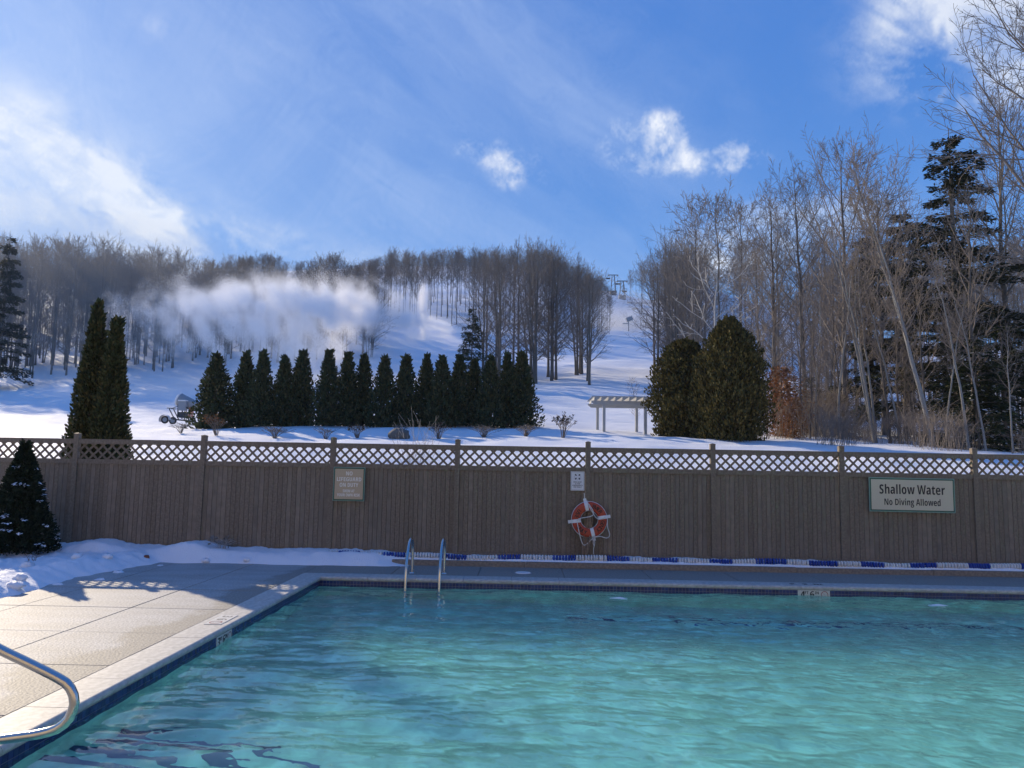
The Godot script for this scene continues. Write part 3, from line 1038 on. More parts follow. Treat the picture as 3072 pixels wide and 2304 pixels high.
	# the coil of natural rope hanging behind the ring
	var base := P(584.5, 554, FENCE - 0.24)
	var coil := thing("rope_coil", "long hank of tan natural rope hanging behind the ring buoy", "rope", base)
	var topp := P(591.0, 505, FENCE - 0.09) - base
	for k in 13:
		var rm := MB.new()
		var ox := rng.randf_range(-0.062, 0.062)
		var oz := rng.randf_range(-0.02, 0.045)
		var l := [topp + Vector3(ox * 0.35, rng.randf_range(-0.04, 0.02), 0.0), topp * 0.66 + Vector3(ox * 0.8 + rng.randf_range(-0.02, 0.02), 0, oz * 0.6), topp * 0.33 + Vector3(ox + rng.randf_range(-0.03, 0.03), 0, oz), Vector3(ox * 0.9, rng.randf_range(-0.02, 0.03), oz)]
		var pp := curve_points(l, 12)
		rm.tube(pp, even(pp.size(), rng.randf_range(0.009, 0.013)), 5)
		part("strand", rm.done(M.wood), coil)
	# flat dark base plate lying in the snow beneath
	var pl := MB.new()
	var ring := []
	for r in [[0.34, 0.0], [0.36, 0.02], [0.34, 0.045], [0.0, 0.05]]:
		var row := []
		for i in 24:
			row.append(Vector3(cos(TAU * i / 24.0) * r[0], r[1], -sin(TAU * i / 24.0) * r[0] * 0.42))
		ring.append(row)
	pl.sheet(ring, true)
	tag(single("base_plate", pl.done(M.iron), Vector3(P(588.5, 553, FENCE - 0.22).x, 0.135, -FENCE + 0.22)), "flat dark oval plate on the snow under the ring buoy", "plate")


func ladder_and_rails() -> void:
	var d0 := 13.0
	var lx := [P(408.5, 560, 12.55).x, P(441.6, 560, 12.55).x]
	var l := thing("pool_ladder", "steel pool ladder with two arched handrails at the far edge", "pool ladder", Vector3((lx[0] + lx[1]) * 0.5, 0, -d0))
	var cx: float = (lx[0] + lx[1]) * 0.5
	for x in lx:
		var o: float = x - cx
		var pts := [Vector3(o, -0.01, 0), Vector3(o, 0.25, 0.0), Vector3(o, 0.46, 0.02), Vector3(o, 0.555, 0.13), Vector3(o, 0.585, 0.27), Vector3(o, 0.53, 0.42), Vector3(o, 0.38, 0.56), Vector3(o, 0.2, 0.65), Vector3(o, 0.0, 0.70), Vector3(o, -0.3, 0.72), Vector3(o, -0.9, 0.72)]
		var pp := curve_points(pts, 48)
		var rm := MB.new()
		rm.tube(pp, even(pp.size(), 0.0245), 16)
		var r := part("handrail", rm.done(M.steel), l)
		var fl := CylinderMesh.new()
		fl.top_radius = 0.042; fl.bottom_radius = 0.05; fl.height = 0.018
		fl.material = M.steel
		part("flange", fl, r, Vector3(o, 0.009, 0))
	for k in 3:
		part("tread", MB_box(Vector3(absf(lx[1] - lx[0]), 0.025, 0.09), M.white_plastic), l, Vector3(0, -0.33 - 0.26 * k, 0.70))
	# grab rail over the entry steps at the left
	var pxs := [[-190, 640, 4.0], [-120, 618, 4.0], [-60, 620, 4.0], [0, 649.5, 4.0], [30, 664, 4.0], [56, 677, 4.0], [68, 685, 4.0], [74, 697, 4.0], [73.5, 708, 4.0], [68, 720, 4.0], [57, 729, 4.0], [40, 734, 4.0], [0, 739.5, 4.0], [-70, 748, 4.0], [-140, 756, 4.0], [-190, 768, 4.0]]
	var anchor := Vector3(-3.85, 0, -4.0)
	var g := thing("grab_rail", "bent stainless steel grab rail over the pool's near left corner", "grab rail", anchor)
	var pts := [Vector3(0, 0, 0.12)]
	pts.append(Vector3(0, 0.35, 0.12))
	for q in pxs:
		if q[0] > -130:
			pts.append(P(q[0], q[1], q[2]) - anchor)
	pts.append(Vector3(-0.03, 0.18, -0.02))
	pts.append(Vector3(-0.03, 0.0, -0.02))
	var pp := curve_points(pts, 110)
	var gm := MB.new()
	gm.tube(pp, even(pp.size(), 0.0242), 18)
	part("tube", gm.done(M.steel), g)
	for o in [Vector3(0, 0.009, 0.12), Vector3(-0.03, 0.009, -0.02)]:
		var fl := CylinderMesh.new()
		fl.top_radius = 0.042; fl.bottom_radius = 0.05; fl.height = 0.018
		fl.material = M.steel
		part("flange", fl, g, o)


func fence_foot() -> void:
	# timber kerb
	var x := -2.35
	var k := 0
	var kerb := thing("timber_kerb", "low weathered timber kerb along the far deck below the fence", "kerb", Vector3(x, 0, -14.03))
	while x < 11.0:
		var tm := MB.new()
		tm.box(Vector3(1.2, 0.045, 0), Vector3(2.394, 0.092, 0.11))
		part("timber", tm.done(M.kerb), kerb, Vector3(x + 2.35, rng.randf_range(-0.006, 0.004), rng.randf_range(-0.01, 0.01)), Basis(Vector3.UP, rng.randf_range(-0.003, 0.003)))
		x += 2.4
		k += 1
	# swept snow along the fence and over the left deck
	var n2 := FastNoiseLite.new()
	n2.seed = 77
	n2.frequency = 1.0
	n2.fractal_octaves = 5
	var rows := []
	var nd := 150
	var nx := 520
	for j in nd + 1:
		var d := lerpf(6.6, FENCE + 0.1, float(j) / nd)
		var row := []
		for i in nx + 1:
			var sx := lerpf(-14.0, 10.6, float(i) / nx)
			row.append(Vector3(sx, bank(n2, sx, d), -d))
		rows.append(row)
	var mb := MB.new()
	mb.sheet(rows)
	# leave out what lies well below the deck
	var keep := PackedInt32Array()
	for t in range(0, mb.ix.size(), 3):
		if maxf(mb.v[mb.ix[t]].y, maxf(mb.v[mb.ix[t + 1]].y, mb.v[mb.ix[t + 2]].y)) > -0.012:
			keep.append(mb.ix[t]); keep.append(mb.ix[t + 1]); keep.append(mb.ix[t + 2])
	mb.ix = keep
	struct("snow", mb.done(M.snow_near))
	# loose clods thrown up by shovelling
	for q in [[-6.75, 10.35, 0.10], [-6.95, 10.75, 0.09], [-6.3, 11.6, 0.09], [-6.45, 12.4, 0.10], [-7.0, 9.9, 0.10], [-6.62, 11.1, 0.08], [-7.3, 12.7, 0.09], [-6.9, 12.9, 0.08], [-6.2, 13.3, 0.08], [-5.6, 13.75, 0.07], [-7.6, 11.9, 0.1], [-4.9, 13.8, 0.06]]:
		var cm := MB.new()
		var ring := []
		for a in 7:
			var row := []
			var th := PI * a / 6.0
			for b in 11:
				var ph := TAU * b / 11.0
				var dir := Vector3(sin(th) * cos(ph), cos(th), -sin(th) * sin(ph))
				row.append(dir * (q[2] * (1.0 + 0.5 * n2.get_noise_3dv(dir * 1.6 + Vector3(q[0] * 3.0, 0, q[1])))) * Vector3(1, 0.7, 1))
			ring.append(row)
		ring.reverse()
		cm.sheet(ring, true)
		var o := single("snow_clod", cm.done(M.snow_near), Vector3(q[0], bank(n2, q[0], q[1]) + q[2] * 0.25, -q[1]))
		tag(o, "rough clod of shovelled snow beside the left deck", "snow clod", "clods of shovelled snow")
	# orange cap on the drain at the snow's edge
	var dm := MB.new()
	var rr := []
	for r in [[0.05, 0.0], [0.05, 0.07], [0.035, 0.10], [0.0, 0.105]]:
		var row := []
		for i in 14:
			row.append(Vector3(cos(TAU * i / 14.0) * r[0], r[1], -sin(TAU * i / 14.0) * r[0]))
		rr.append(row)
	dm.sheet(rr, true)
	var cp := P(146.5, 556.5, 13.62)
	tag(single("terracotta_cap", dm.done(mat(Color(0.22, 0.07, 0.03), 0.7)), Vector3(cp.x, 0.03, cp.z)), "small reddish cap at the corner of the swept deck", "cap")
	# lane rope laid along the kerb
	var lx0 := P(325, 560, 14.18).x
	var lane := thing("lane_rope", "blue and white swimming lane rope lying in snow below the fence", "lane rope", Vector3(lx0, 0.15, -14.17))
	var cable := MB.new()
	var cp2 := []
	var total := 10.2 - lx0
	var wob := func(s: float) -> Vector3:
		return Vector3(s, 0.012 * sin(s * 1.7) + 0.008 * sin(s * 4.1), 0.03 * sin(s * 0.8) + 0.012 * sin(s * 2.9))
	for i in 80:
		cp2.append(wob.call(total * i / 79.0))
	var cpp := PackedVector3Array(cp2)
	cable.tube(cpp, even(cpp.size(), 0.008), 5)
	part("cable", cable.done(M.rope), lane)
	var disc := MB.new()
	var prof := [[0.012, -0.020], [0.050, -0.016], [0.056, -0.006], [0.056, 0.006], [0.050, 0.016], [0.012, 0.020]]
	var drows := []
	for q in prof:
		var row := []
		for i in 12:
			row.append(Vector3(q[1], cos(TAU * i / 12.0) * q[0], sin(TAU * i / 12.0) * q[0]))
		drows.append(row)
	disc.sheet(drows, true)
	var dmesh := [disc.done(M.blue_plastic), disc.done(M.white_plastic)]
	var s := 0.02
	var run := 0
	var blue := false
	var left := 5
	while s < total and run < 290:
		part("float", dmesh[0 if blue else 1], lane, wob.call(s), Basis(Vector3.UP, rng.randf_range(-0.25, 0.25)))
		s += 0.050 * rng.randf_range(0.92, 1.12)
		run += 1
		left -= 1
		if left <= 0:
			blue = not blue
			left = rng.randi_range(8, 11)

func bank(n2: FastNoiseLite, x: float, d: float) -> float:
	var edge := -6.55 + 0.22 * n2.get_noise_2d(d * 0.9, 3.0) + 0.25 * smoothstep(12.5, 13.8, d)
	var side := smoothstep(0.0, 0.55, edge - x)                        # left field
	var strip_d := 13.62 + 0.10 * n2.get_noise_2d(x * 1.1, 20.0)
	var strip := smoothstep(0.0, 0.45, d - strip_d)
	var right := smoothstep(-2.9, -2.0, x)                             # behind the timber kerb the snow is thinner
	var lump := 0.5 + 0.5 * n2.get_noise_2d(x * 1.4, d * 1.4)
	var fine := n2.get_noise_2d(x * 5.0, d * 5.0)
	var h := -0.06
	var h_side := side * (0.08 + 0.08 * lump + 0.07 * exp(-pow((edge - x - 0.55) / 0.4, 2.0)) * lump + 0.028 * fine + 0.06 * maxf(0.0, n2.get_noise_2d(x * 3.1 + 50.0, d * 3.1)))
	var h_strip := strip * (0.15 + 0.09 * lump + 0.02 * fine) * (1.0 - right)
	h_strip += right * smoothstep(14.02, 14.12, d) * (0.108 + 0.035 * lump + 0.05 * lump * smoothstep(14.15, 14.5, d) + 0.02 * fine)
	# drifts against posts
	h_strip += 0.10 * exp(-pow((x + 7.8) / 0.5, 2.0)) * strip + 0.12 * exp(-pow((x + 6.05) / 0.35, 2.0)) * strip
	if maxf(side, maxf(strip * (1.0 - right), right * smoothstep(14.02, 14.1, d))) > 0.001:
		h = -0.05 + maxf(h_side, h_strip) * 1.0 + 0.05 * minf(1.0, 4.0 * maxf(side, maxf(strip, right * smoothstep(14.02, 14.1, d))))
	return h


# ------------------------------------------------------------------ plants
func limb(mb: MB, r: RandomNumberGenerator, base: Vector3, dir: Vector3, length: float, rad: float, level: int, o: Dictionary) -> void:
	var segs: int = o.segs[level]
	var pts := PackedVector3Array([base])
	var rads := PackedFloat32Array([rad])
	var p := base
	var d := dir
	var wob: float = o.wob
	var up: float = o.up[level]
	var rmin: float = o.rmin
	for i in segs:
		d = (d + Vector3(r.randf_range(-wob, wob), r.randf_range(-wob, wob) + up, r.randf_range(-wob, wob))).normalized()
		p += d * (length / segs)
		pts.append(p)
		rads.append(maxf(lerpf(rad, rad * 0.3, (i + 1.0) / segs), rmin))
	mb.tube(pts, rads, 4 if level == 0 else 3)
	if level + 1 >= o.n.size():
		return
	var n: int = o.n[level + 1]
	for k in n:
		var t: float = o.bare + (1.0 - o.bare) * (k + r.randf()) / n
		if k == n - 1:
			t = 1.0
		var f := t * segs
		var i := mini(int(f), segs - 1)
		var at := pts[i].lerp(pts[i + 1], f - i)
		var along := (pts[i + 1] - pts[i]).normalized()
		var side := along.cross(Vector3(r.randf_range(-1, 1), r.randf_range(-1, 1), r.randf_range(-1, 1))).normalized()
		var an: float = deg_to_rad(r.randf_range(o.fork[0], o.fork[1])) * (0.4 if k == n - 1 else 1.0)
		var nd := along.rotated(side, an) if side.length() > 0.5 else along
		limb(mb, r, at, nd, length * o.ratio * r.randf_range(0.7, 1.2) * (1.15 - 0.5 * t), maxf(lerpf(rad, rad * 0.3, t) * 0.62, rmin), level + 1, o)

# returns [trunk mesh, crown mesh] of a leafless tree of height H
func bare_tree(sd: int, H: float, r0: float, o: Dictionary, bark: Material, twig: Material) -> Array:
	var r := RandomNumberGenerator.new()
	r.seed = sd
	var tr := MB.new()
	var cr := MB.new()
	var stems: int = o.get("stems", 1)
	for s in stems:
		var lean: Vector3 = o.lean
		var h := H * (1.0 if s == 0 else r.randf_range(0.72, 0.97))
		var foot := Vector3.ZERO
		if s > 0:
			var a := r.randf() * TAU
			foot = Vector3(cos(a), 0, sin(a)) * r0 * 1.6
			lean += Vector3(cos(a), 0, sin(a)) * r.randf_range(0.05, 0.16)
		var pts := PackedVector3Array()
		var rads := PackedFloat32Array()
		var n := 14
		var off := Vector3.ZERO
		for i in n + 1:
			var t := float(i) / n
			off += Vector3(r.randf_range(-1, 1), 0, r.randf_range(-1, 1)) * h * o.get("crook", 0.008)
			pts.append(foot + Vector3(0, h * t, 0) + lean * h * pow(t, o.get("bend", 1.2)) + off * t)
			rads.append(maxf(r0 * (0.8 if s > 0 else 1.0) * pow(1.0 - t, 0.75) + 0.012, o.rmin) * (1.35 if i == 0 else 1.0))
		tr.tube(pts, rads, 7)
		var n1: int = o.n[0]
		for k in n1:
			var t: float = o.first + (0.99 - o.first) * pow((k + r.randf()) / n1, o.get("pack", 1.0))
			var f := t * n
			var i := mini(int(f), n - 1)
			var at := pts[i].lerp(pts[i + 1], f - i)
			var a := k * 2.4 + r.randf_range(-0.5, 0.5)
			var an := deg_to_rad(lerpf(o.ang[0], o.ang[1], clampf((t - o.first) / (1.0 - o.first), 0, 1)) + r.randf_range(-9, 9))
			var dir := Vector3(cos(a) * sin(an), cos(an), sin(a) * sin(an))
			var q: float = (t - o.first) / (1.0 - o.first)
			var env: float = pow(sin(PI * clampf(0.16 + 0.80 * q, 0.0, 1.0)), 0.7) if o.round else pow(1.0 - q * 0.88, 0.8)
			limb(cr, r, at, dir, h * o.spread * env * r.randf_range(0.75, 1.15), maxf(rads[i] * 0.45, o.rmin), 0, o)
	return [tr.done(bark), cr.done(twig)]

func leaf_quad(mb: MB, r: RandomNumberGenerator, at: Vector3, axis: Vector3, side: Vector3, l: float, w: float) -> void:
	var k := mb.v.size()
	var nn := axis.cross(side).normalized()
	var s := side * w * 0.5
	mb.v.append(at - s * 0.5); mb.v.append(at + axis * l * 0.55 - s); mb.v.append(at + axis * l); mb.v.append(at + axis * l * 0.5 + s)
	for i in 4:
		mb.n.append(nn)
		mb.c.append(mb.tint)
	mb.ix.append_array(PackedInt32Array([k, k + 2, k + 1, k, k + 3, k + 2]))

# a clipped-looking evergreen: sprays spread through the outer part of a body of revolution
func evergreen(sd: int, H: float, prof: Callable, count: int, size: float, colours: Array, shell := 0.45, lumps := 0.16, upright := 1.0, lift := 0.0) -> Array:
	var r := RandomNumberGenerator.new()
	r.seed = sd
	var nz := FastNoiseLite.new()
	nz.seed = sd
	nz.frequency = 1.1
	nz.fractal_octaves = 3
	var mb := MB.new()
	for i in count:
		var t := 0.0
		for tries in 12:
			t = r.randf()
			if r.randf() < prof.call(t) * 1.3 + 0.13:
				break
		var a := r.randf() * TAU
		var rad: float = prof.call(t) * H
		var dir := Vector3(cos(a), 0, sin(a))
		rad *= 1.0 + lumps * nz.get_noise_3d(dir.x * 2.4, t * H * 1.3, dir.z * 2.4) * 1.8
		var inner := i % 5 == 0
		rad *= r.randf_range(0.1, 0.6) if inner else 1.0 - shell * pow(r.randf(), 1.7)
		var at := dir * rad + Vector3(0, t * H + lift, 0)
		var axis := (Vector3.UP * upright + dir * r.randf_range(0.2, 1.1) + Vector3(r.randf_range(-0.6, 0.6), r.randf_range(-0.4, 0.3), r.randf_range(-0.6, 0.6))).normalized()
		var side := axis.cross(Vector3(r.randf_range(-1, 1), r.randf_range(-0.4, 0.4), r.randf_range(-1, 1))).normalized()
		var c: Color = colours[r.randi() % colours.size()]
		mb.tint = c * r.randf_range(0.7, 1.25)
		var big := 2.0 if inner else 1.0
		leaf_quad(mb, r, at, axis, side, size * big * r.randf_range(0.6, 1.4), size * big * r.randf_range(0.35, 0.75))
	var tr := MB.new()
	tr.tube(PackedVector3Array([Vector3(0, -0.1, 0), Vector3(0, H * 0.4, 0), Vector3(0, H * 0.93, 0)]), PackedFloat32Array([H * 0.028, H * 0.018, 0.01]), 7)
	return [tr.done(M.bark), mb.done(M.leaf)]

# spruce: whorls of drooping boughs
func spruce(sd: int, H: float, width: float, first: float, whorls: int, dense: int, colours: Array, ragged := 0.3, snow := 0.0) -> Array:
	var r := RandomNumberGenerator.new()
	r.seed = sd
	var tr := MB.new()
	var cr := MB.new()
	tr.tube(PackedVector3Array([Vector3(0, -0.2, 0), Vector3(0, H * 0.5, 0), Vector3(0, H, 0)]), PackedFloat32Array([H * 0.017, H * 0.010, 0.012]), 8)
	for k in whorls:
		var t := first + (0.985 - first) * (k + r.randf_range(0.0, 0.6)) / whorls
		for b in r.randi_range(4, 6):
			var a := r.randf() * TAU
			var l := H * width * pow(1.0 - t, 0.72) * r.randf_range(1.0 - ragged, 1.0 + ragged * 0.6) + 0.12
			var out := Vector3(cos(a), 0, sin(a))
			var pts := PackedVector3Array()
			var rise := r.randf_range(0.02, 0.2) + 0.25 * t
			for i in 6:
				var q := i / 5.0
				pts.append(Vector3(0, H * t, 0) + out * l * q + Vector3(0, l * (rise * q - 0.42 * q * q + 0.17 * q * q * q), 0))
			tr.tube(pts, PackedFloat32Array([0.03, 0.025, 0.02, 0.014, 0.01, 0.006]), 3)
			var side := out.cross(Vector3.UP)
			for s in int(dense * l) + 6:
				var q := pow(r.randf(), 0.7)
				var f := q * 5.0
				var i := mini(int(f), 4)
				var at := pts[i].lerp(pts[i + 1], f - i)
				var e := r.randf_range(-1, 1)
				var w := l * 0.26 * (1.05 - q) + 0.10
				at += side * e * w * 0.7 + Vector3(0, r.randf_range(-0.22, 0.05), 0)
				var axis := (out * 0.9 + side * e * 0.9 + Vector3(0, r.randf_range(-0.75, 0.25), 0)).normalized()
				var c: Color = colours[r.randi() % colours.size()]
				cr.tint = c * r.randf_range(0.7, 1.3)
				if r.randf() < snow:
					cr.tint = Color(0.8, 0.82, 0.85)
				leaf_quad(cr, r, at, axis, axis.cross(Vector3(r.randf_range(-0.7, 0.7), 1, r.randf_range(-0.7, 0.7))).normalized(), r.randf_range(0.16, 0.34), r.randf_range(0.07, 0.15))
	return [tr.done(M.bark), cr.done(M.leaf)]

func plant(called: String, label: String, category: String, group: String, meshes: Array, at: Vector3, turn := 0.0, scl := Vector3.ONE, names := ["trunk", "crown"]) -> Node3D:
	var o := thing(called, label, category, at, group)
	o.basis = Basis(Vector3.UP, turn).scaled_local(scl)
	for i in meshes.size():
		part(names[i], meshes[i], o)
	return o

# a fan of stems from one root
func twig_shrub(sd: int, H: float, spread: float, count: int, rad: float, m: Material, heads := 0.0, head_col := Color.WHITE, wide := false) -> Array:
	var r := RandomNumberGenerator.new()
	r.seed = sd
	var mb := MB.new()
	var hd := MB.new()
	for i in count:
		var a := r.randf() * TAU
		var out := r.randf_range(0.1, 1.0) * spread
		var h := H * r.randf_range(0.65, 1.05)
		var tip := Vector3(cos(a) * out, h, sin(a) * out)
		var mid := Vector3(cos(a) * out * 0.35, h * 0.55, sin(a) * out * 0.35) + Vector3(r.randf_range(-0.04, 0.04), 0, r.randf_range(-0.04, 0.04))
		var root := Vector3(cos(a) * 0.05, 0, sin(a) * 0.05) if not wide else Vector3(r.randf_range(-0.8, 0.8) * spread, 0, r.randf_range(-0.8, 0.8) * spread)
		if wide:
			mid += root
			tip += root
		mb.tube(PackedVector3Array([root, mid, tip]), PackedFloat32Array([rad, rad * 0.8, rad * 0.5]), 3)
		for k in 3:
			var q := mid.lerp(tip, r.randf_range(0.1, 0.8))
			mb.tube(PackedVector3Array([q, q + Vector3(r.randf_range(-0.5, 0.5) * spread, r.randf_range(0.12, 0.3) * H, r.randf_range(-0.5, 0.5) * spread)]), PackedFloat32Array([rad * 0.6, rad * 0.4]), 3)
		if r.randf() < heads:
			for k in 16:
				hd.tint = head_col * r.randf_range(0.6, 1.3)
				var ax := Vector3(r.randf_range(-1, 1), r.randf_range(-1, 1), r.randf_range(-1, 1)).normalized()
				leaf_quad(hd, r, tip + ax * r.randf_range(0.0, 0.09), ax, ax.cross(Vector3(0.3, 0.9, 0.2)).normalized(), 0.07, 0.06)
	var out_m := [mb.done(m)]
	if hd.v.size():
		out_m.append(hd.done(M.leaf))
	return out_m


func evergreens() -> void:
	var dark := [Color(0.056, 0.072, 0.034), Color(0.072, 0.082, 0.036), Color(0.042, 0.060, 0.032), Color(0.105, 0.094, 0.040)]
	# two slim arborvitaes right behind the fence
	var slim := func(t: float) -> float:
		return 0.125 * pow(clampf(1.0 - t, 0, 1), 0.78) * (0.78 + 0.22 * smoothstep(0.0, 0.25, t)) + 0.004
	var spots := [[89.5, 16.9, 306.0, "taller of the two slim dark arborvitaes rising behind the left fence"], [109.5, 16.7, 322.0, "shorter right-hand one of the two slim arborvitaes behind the left fence"]]
	var i := 0
	for s in spots:
		var g := on_ground(s[0], s[1])
		var h := P(s[0], s[2], s[1]).y - g.y
		plant("arborvitae", s[3], "arborvitae", "slim arborvitaes behind the fence", evergreen(41 + i, h, slim, 15000, 0.085, dark, 0.5, 0.14), g)
		i += 1
	# the hedge row
	var row := func(t: float) -> float:
		return 0.27 * pow(clampf(1.0 - t, 0, 1), 0.80) * (0.80 + 0.20 * smoothstep(0.0, 0.3, t)) + 0.006
	var sparse := func(t: float) -> float:
		return 0.26 * pow(clampf(1.0 - t, 0, 1), 0.76) * (0.72 + 0.28 * smoothstep(0.0, 0.5, t)) + 0.006
	var kinds := []
	for k in 8:
		kinds.append(evergreen(60 + k, 3.5, row if k % 2 == 0 else sparse, 3900 + 300 * (k % 5), 0.13, dark, 0.75, 0.30))
	var px := [213.0, 242.7, 260.0, 282.0, 299.7, 326.3, 345.3, 362.0, 382.8, 404.2, 425.0, 440.7, 458.0, 473.3, 489.7, 506.3, 521.0]
	var ty := [354.0, 353.0, 352.0, 356.0, 352.0, 351.0, 353.5, 355.5, 356.5, 356.0, 355.5, 356.5, 356.0, 359.0, 357.0, 355.0, 353.0]
	var nth := ["first", "second", "third", "fourth", "fifth", "sixth", "seventh", "eighth", "ninth", "tenth", "eleventh", "twelfth", "thirteenth", "fourteenth", "fifteenth", "sixteenth", "last"]
	for k in px.size():
		var d := 38.0 + 0.4 * sin(k * 2.1)
		var g := on_ground(px[k], d)
		var h := P(px[k], ty[k], d).y - g.y
		var s := h / 3.5
		var label := "%s arborvitae from the left in the dark hedge row" % nth[k]
		var wide := 1.35 if k == 0 else (1.12 if k == px.size() - 1 else 1.0)
		plant("arborvitae", label, "arborvitae", "arborvitaes of the hedge row", kinds[(k * 3) % 8], g - Vector3(0, 0.05, 0), k * 1.7, Vector3(s * wide * (0.94 + 0.14 * fposmod(k * 0.618, 1.0)), s, s * wide))
	# the two big rounded ones by the pergola
	var gold := [Color(0.125, 0.098, 0.030), Color(0.090, 0.080, 0.028), Color(0.165, 0.122, 0.036), Color(0.052, 0.054, 0.022)]
	var egg := func(t: float) -> float:
		return 0.30 * pow(sin(PI * clampf(0.21 + 0.78 * pow(t, 0.95), 0, 1)), 0.62) + 0.008
	var egg2 := func(t: float) -> float:
		return 0.30 * pow(sin(PI * clampf(0.18 + 0.79 * t, 0, 1)), 0.55) + 0.01
	var g1 := on_ground(731.0, 32.5)
	plant("round_arborvitae", "tallest rounded golden-green arborvitae bush beside the pergola", "arborvitae", "rounded arborvitaes by the pergola", evergreen(81, P(729, 321, 32.5).y - g1.y + 0.15, egg, 30000, 0.135, gold, 0.55, 0.32, 1.2), g1 - Vector3(0, 0.15, 0), 0.0, Vector3(0.93, 1, 0.93))
	g1 = on_ground(684.0, 34.5)
	plant("round_arborvitae", "lower rounded arborvitae bush next to the pergola's right end", "arborvitae", "rounded arborvitaes by the pergola", evergreen(82, P(684, 343, 34.5).y - g1.y + 0.15, egg2, 21000, 0.135, gold, 0.55, 0.32, 1.2), g1 - Vector3(0, 0.15, 0), 0.4, Vector3(1.06, 1, 1.06))
	# dwarf conical spruce with snow on it, on our side of the fence
	var cone := func(t: float) -> float:
		return 0.34 * pow(clampf(1.0 - t, 0, 1), 0.85) + 0.008
	var d0 := 13.55
	var at := P(17, 545, d0)
	var base := Vector3(at.x, 0.15, at.z)
	var dw := evergreen(90, 1.88, cone, 12000, 0.055, [Color(0.022, 0.034, 0.020), Color(0.030, 0.042, 0.024), Color(0.018, 0.028, 0.018)], 0.35, 0.16, 0.5)
	var o := plant("dwarf_spruce", "small conical dwarf spruce flecked with snow before the left fence", "spruce", "", dw, base)
	var sm := MB.new()
	var r := RandomNumberGenerator.new()
	r.seed = 5
	for k in 70:
		var t := pow(r.randf(), 1.2) * 0.8
		var a := r.randf() * TAU
		var rad: float = cone.call(t) * 1.88 * 0.99
		var c := Vector3(cos(a) * rad, t * 1.88 + 0.03, sin(a) * rad)
		for q in 7:
			var ax := (Vector3(cos(a), -0.5, sin(a)) + Vector3(r.randf_range(-0.9, 0.9), r.randf_range(-0.2, 0.3), r.randf_range(-0.9, 0.9))).normalized()
			leaf_quad(sm, r, c + Vector3(r.randf_range(-0.05, 0.05), r.randf_range(-0.02, 0.02), r.randf_range(-0.05, 0.05)), ax, ax.cross(Vector3.UP).normalized(), 0.05, 0.04)
	part("snow_flecks", sm.done(M.snow_plain), o)


func shrubs() -> void:
	# in the bed below the hedge
	var list := [[216.5, 31.5, 416.0, 0.55, 16, 0.9, "hydrangea with rusty dried flower heads in front of the hedge's left end"], [275.0, 31.0, 427.0, 0.8, 26, 0.0, "bare fan-shaped shrub below the fourth hedge tree"], [326.0, 31.3, 428.0, 0.6, 16, 0.0, "low sparse bare shrub below the sixth hedge tree"],
		[357.5, 31.0, 425.0, 0.6, 18, 0.5, "shrub with dark dried seed heads below the eighth hedge tree"], [402.0, 32.0, 424.0, 0.5, 16, 0.0, "bare shrub behind the rock in the snowy bed"], [439.0, 31.0, 424.0, 0.6, 20, 0.6, "dark-headed shrub below the twelfth hedge tree"],
		[484.0, 31.0, 426.0, 0.85, 26, 0.0, "wide bare fan-shaped shrub below the fifteenth hedge tree"], [526.0, 30.8, 425.0, 0.7, 28, 0.0, "dense round bare shrub at the hedge's right end"], [563.0, 30.6, 414.5, 0.55, 20, 0.9, "upright shrub with dark seed heads left of the pergola"], [181.0, 33.0, 428.0, 0.7, 16, 0.0, "scrubby twigs in front of the snow gun"]]
	var k := 0
	for s in list:
		var g := on_ground(s[0], s[1])
		var h := maxf(0.4, P(s[0], s[2], s[1]).y - g.y)
		var head := Color(0.20, 0.085, 0.030) if k == 0 else Color(0.035, 0.028, 0.022)
		var ms := twig_shrub(200 + k, h, s[3], s[4], 0.011, M.twig, s[5], head)
		plant("shrub", s[6], "shrub", "shrubs in the bed below the hedge", ms, g, 0.0, Vector3.ONE, ["stems", "seed_heads"])
		k += 1
	# tall weeds poking above the fence
	var g := on_ground(414, 17.5)
	plant("weed", "tall thin dry weed stalks behind the middle of the fence", "weed", "", twig_shrub(230, P(400, 424, 17.5).y - g.y, 0.75, 15, 0.006, M.dead), g, 0.0, Vector3.ONE, ["stems"])
	# dry stalks at the foot of the fence
	var w := P(222, 546, 14.2)
	plant("weed", "tuft of frosty dry stalks in snow at the fence foot", "weed", "", twig_shrub(231, 0.24, 0.40, 20, 0.004, M.dead, 0.25, Color(0.22, 0.20, 0.18)), Vector3(w.x, 0.14, w.z), 0.0, Vector3.ONE, ["stems", "seed_heads"])
	w = P(31, 571, 11.9)
	plant("weed", "dry brown twigs sticking out of the shovelled snow", "weed", "", twig_shrub(232, 0.10, 0.16, 12, 0.004, M.twig), Vector3(w.x, 0.22, w.z), 0.0, Vector3.ONE, ["stems"])
	# rock in the bed
	var rm := MB.new()
	var nz := FastNoiseLite.new()
	nz.seed = 4
	var rows := []
	for a in 8:
		var row := []
		for b in 14:
			var dir := Vector3(sin(PI * a / 7.0) * cos(TAU * b / 14.0), cos(PI * a / 7.0), sin(PI * a / 7.0) * sin(TAU * b / 14.0))
			row.append(dir * Vector3(0.45, 0.26, 0.35) * (1.0 + 0.3 * nz.get_noise_3dv(dir * 90.0)))
		rows.append(row)
	rm.sheet(rows, true)
	var rg := on_ground(399, 31.0)
	tag(single("boulder", rm.done(M.rock), rg + Vector3(0, 0.12, 0)), "brown boulder in the snowy bed below the hedge", "boulder")


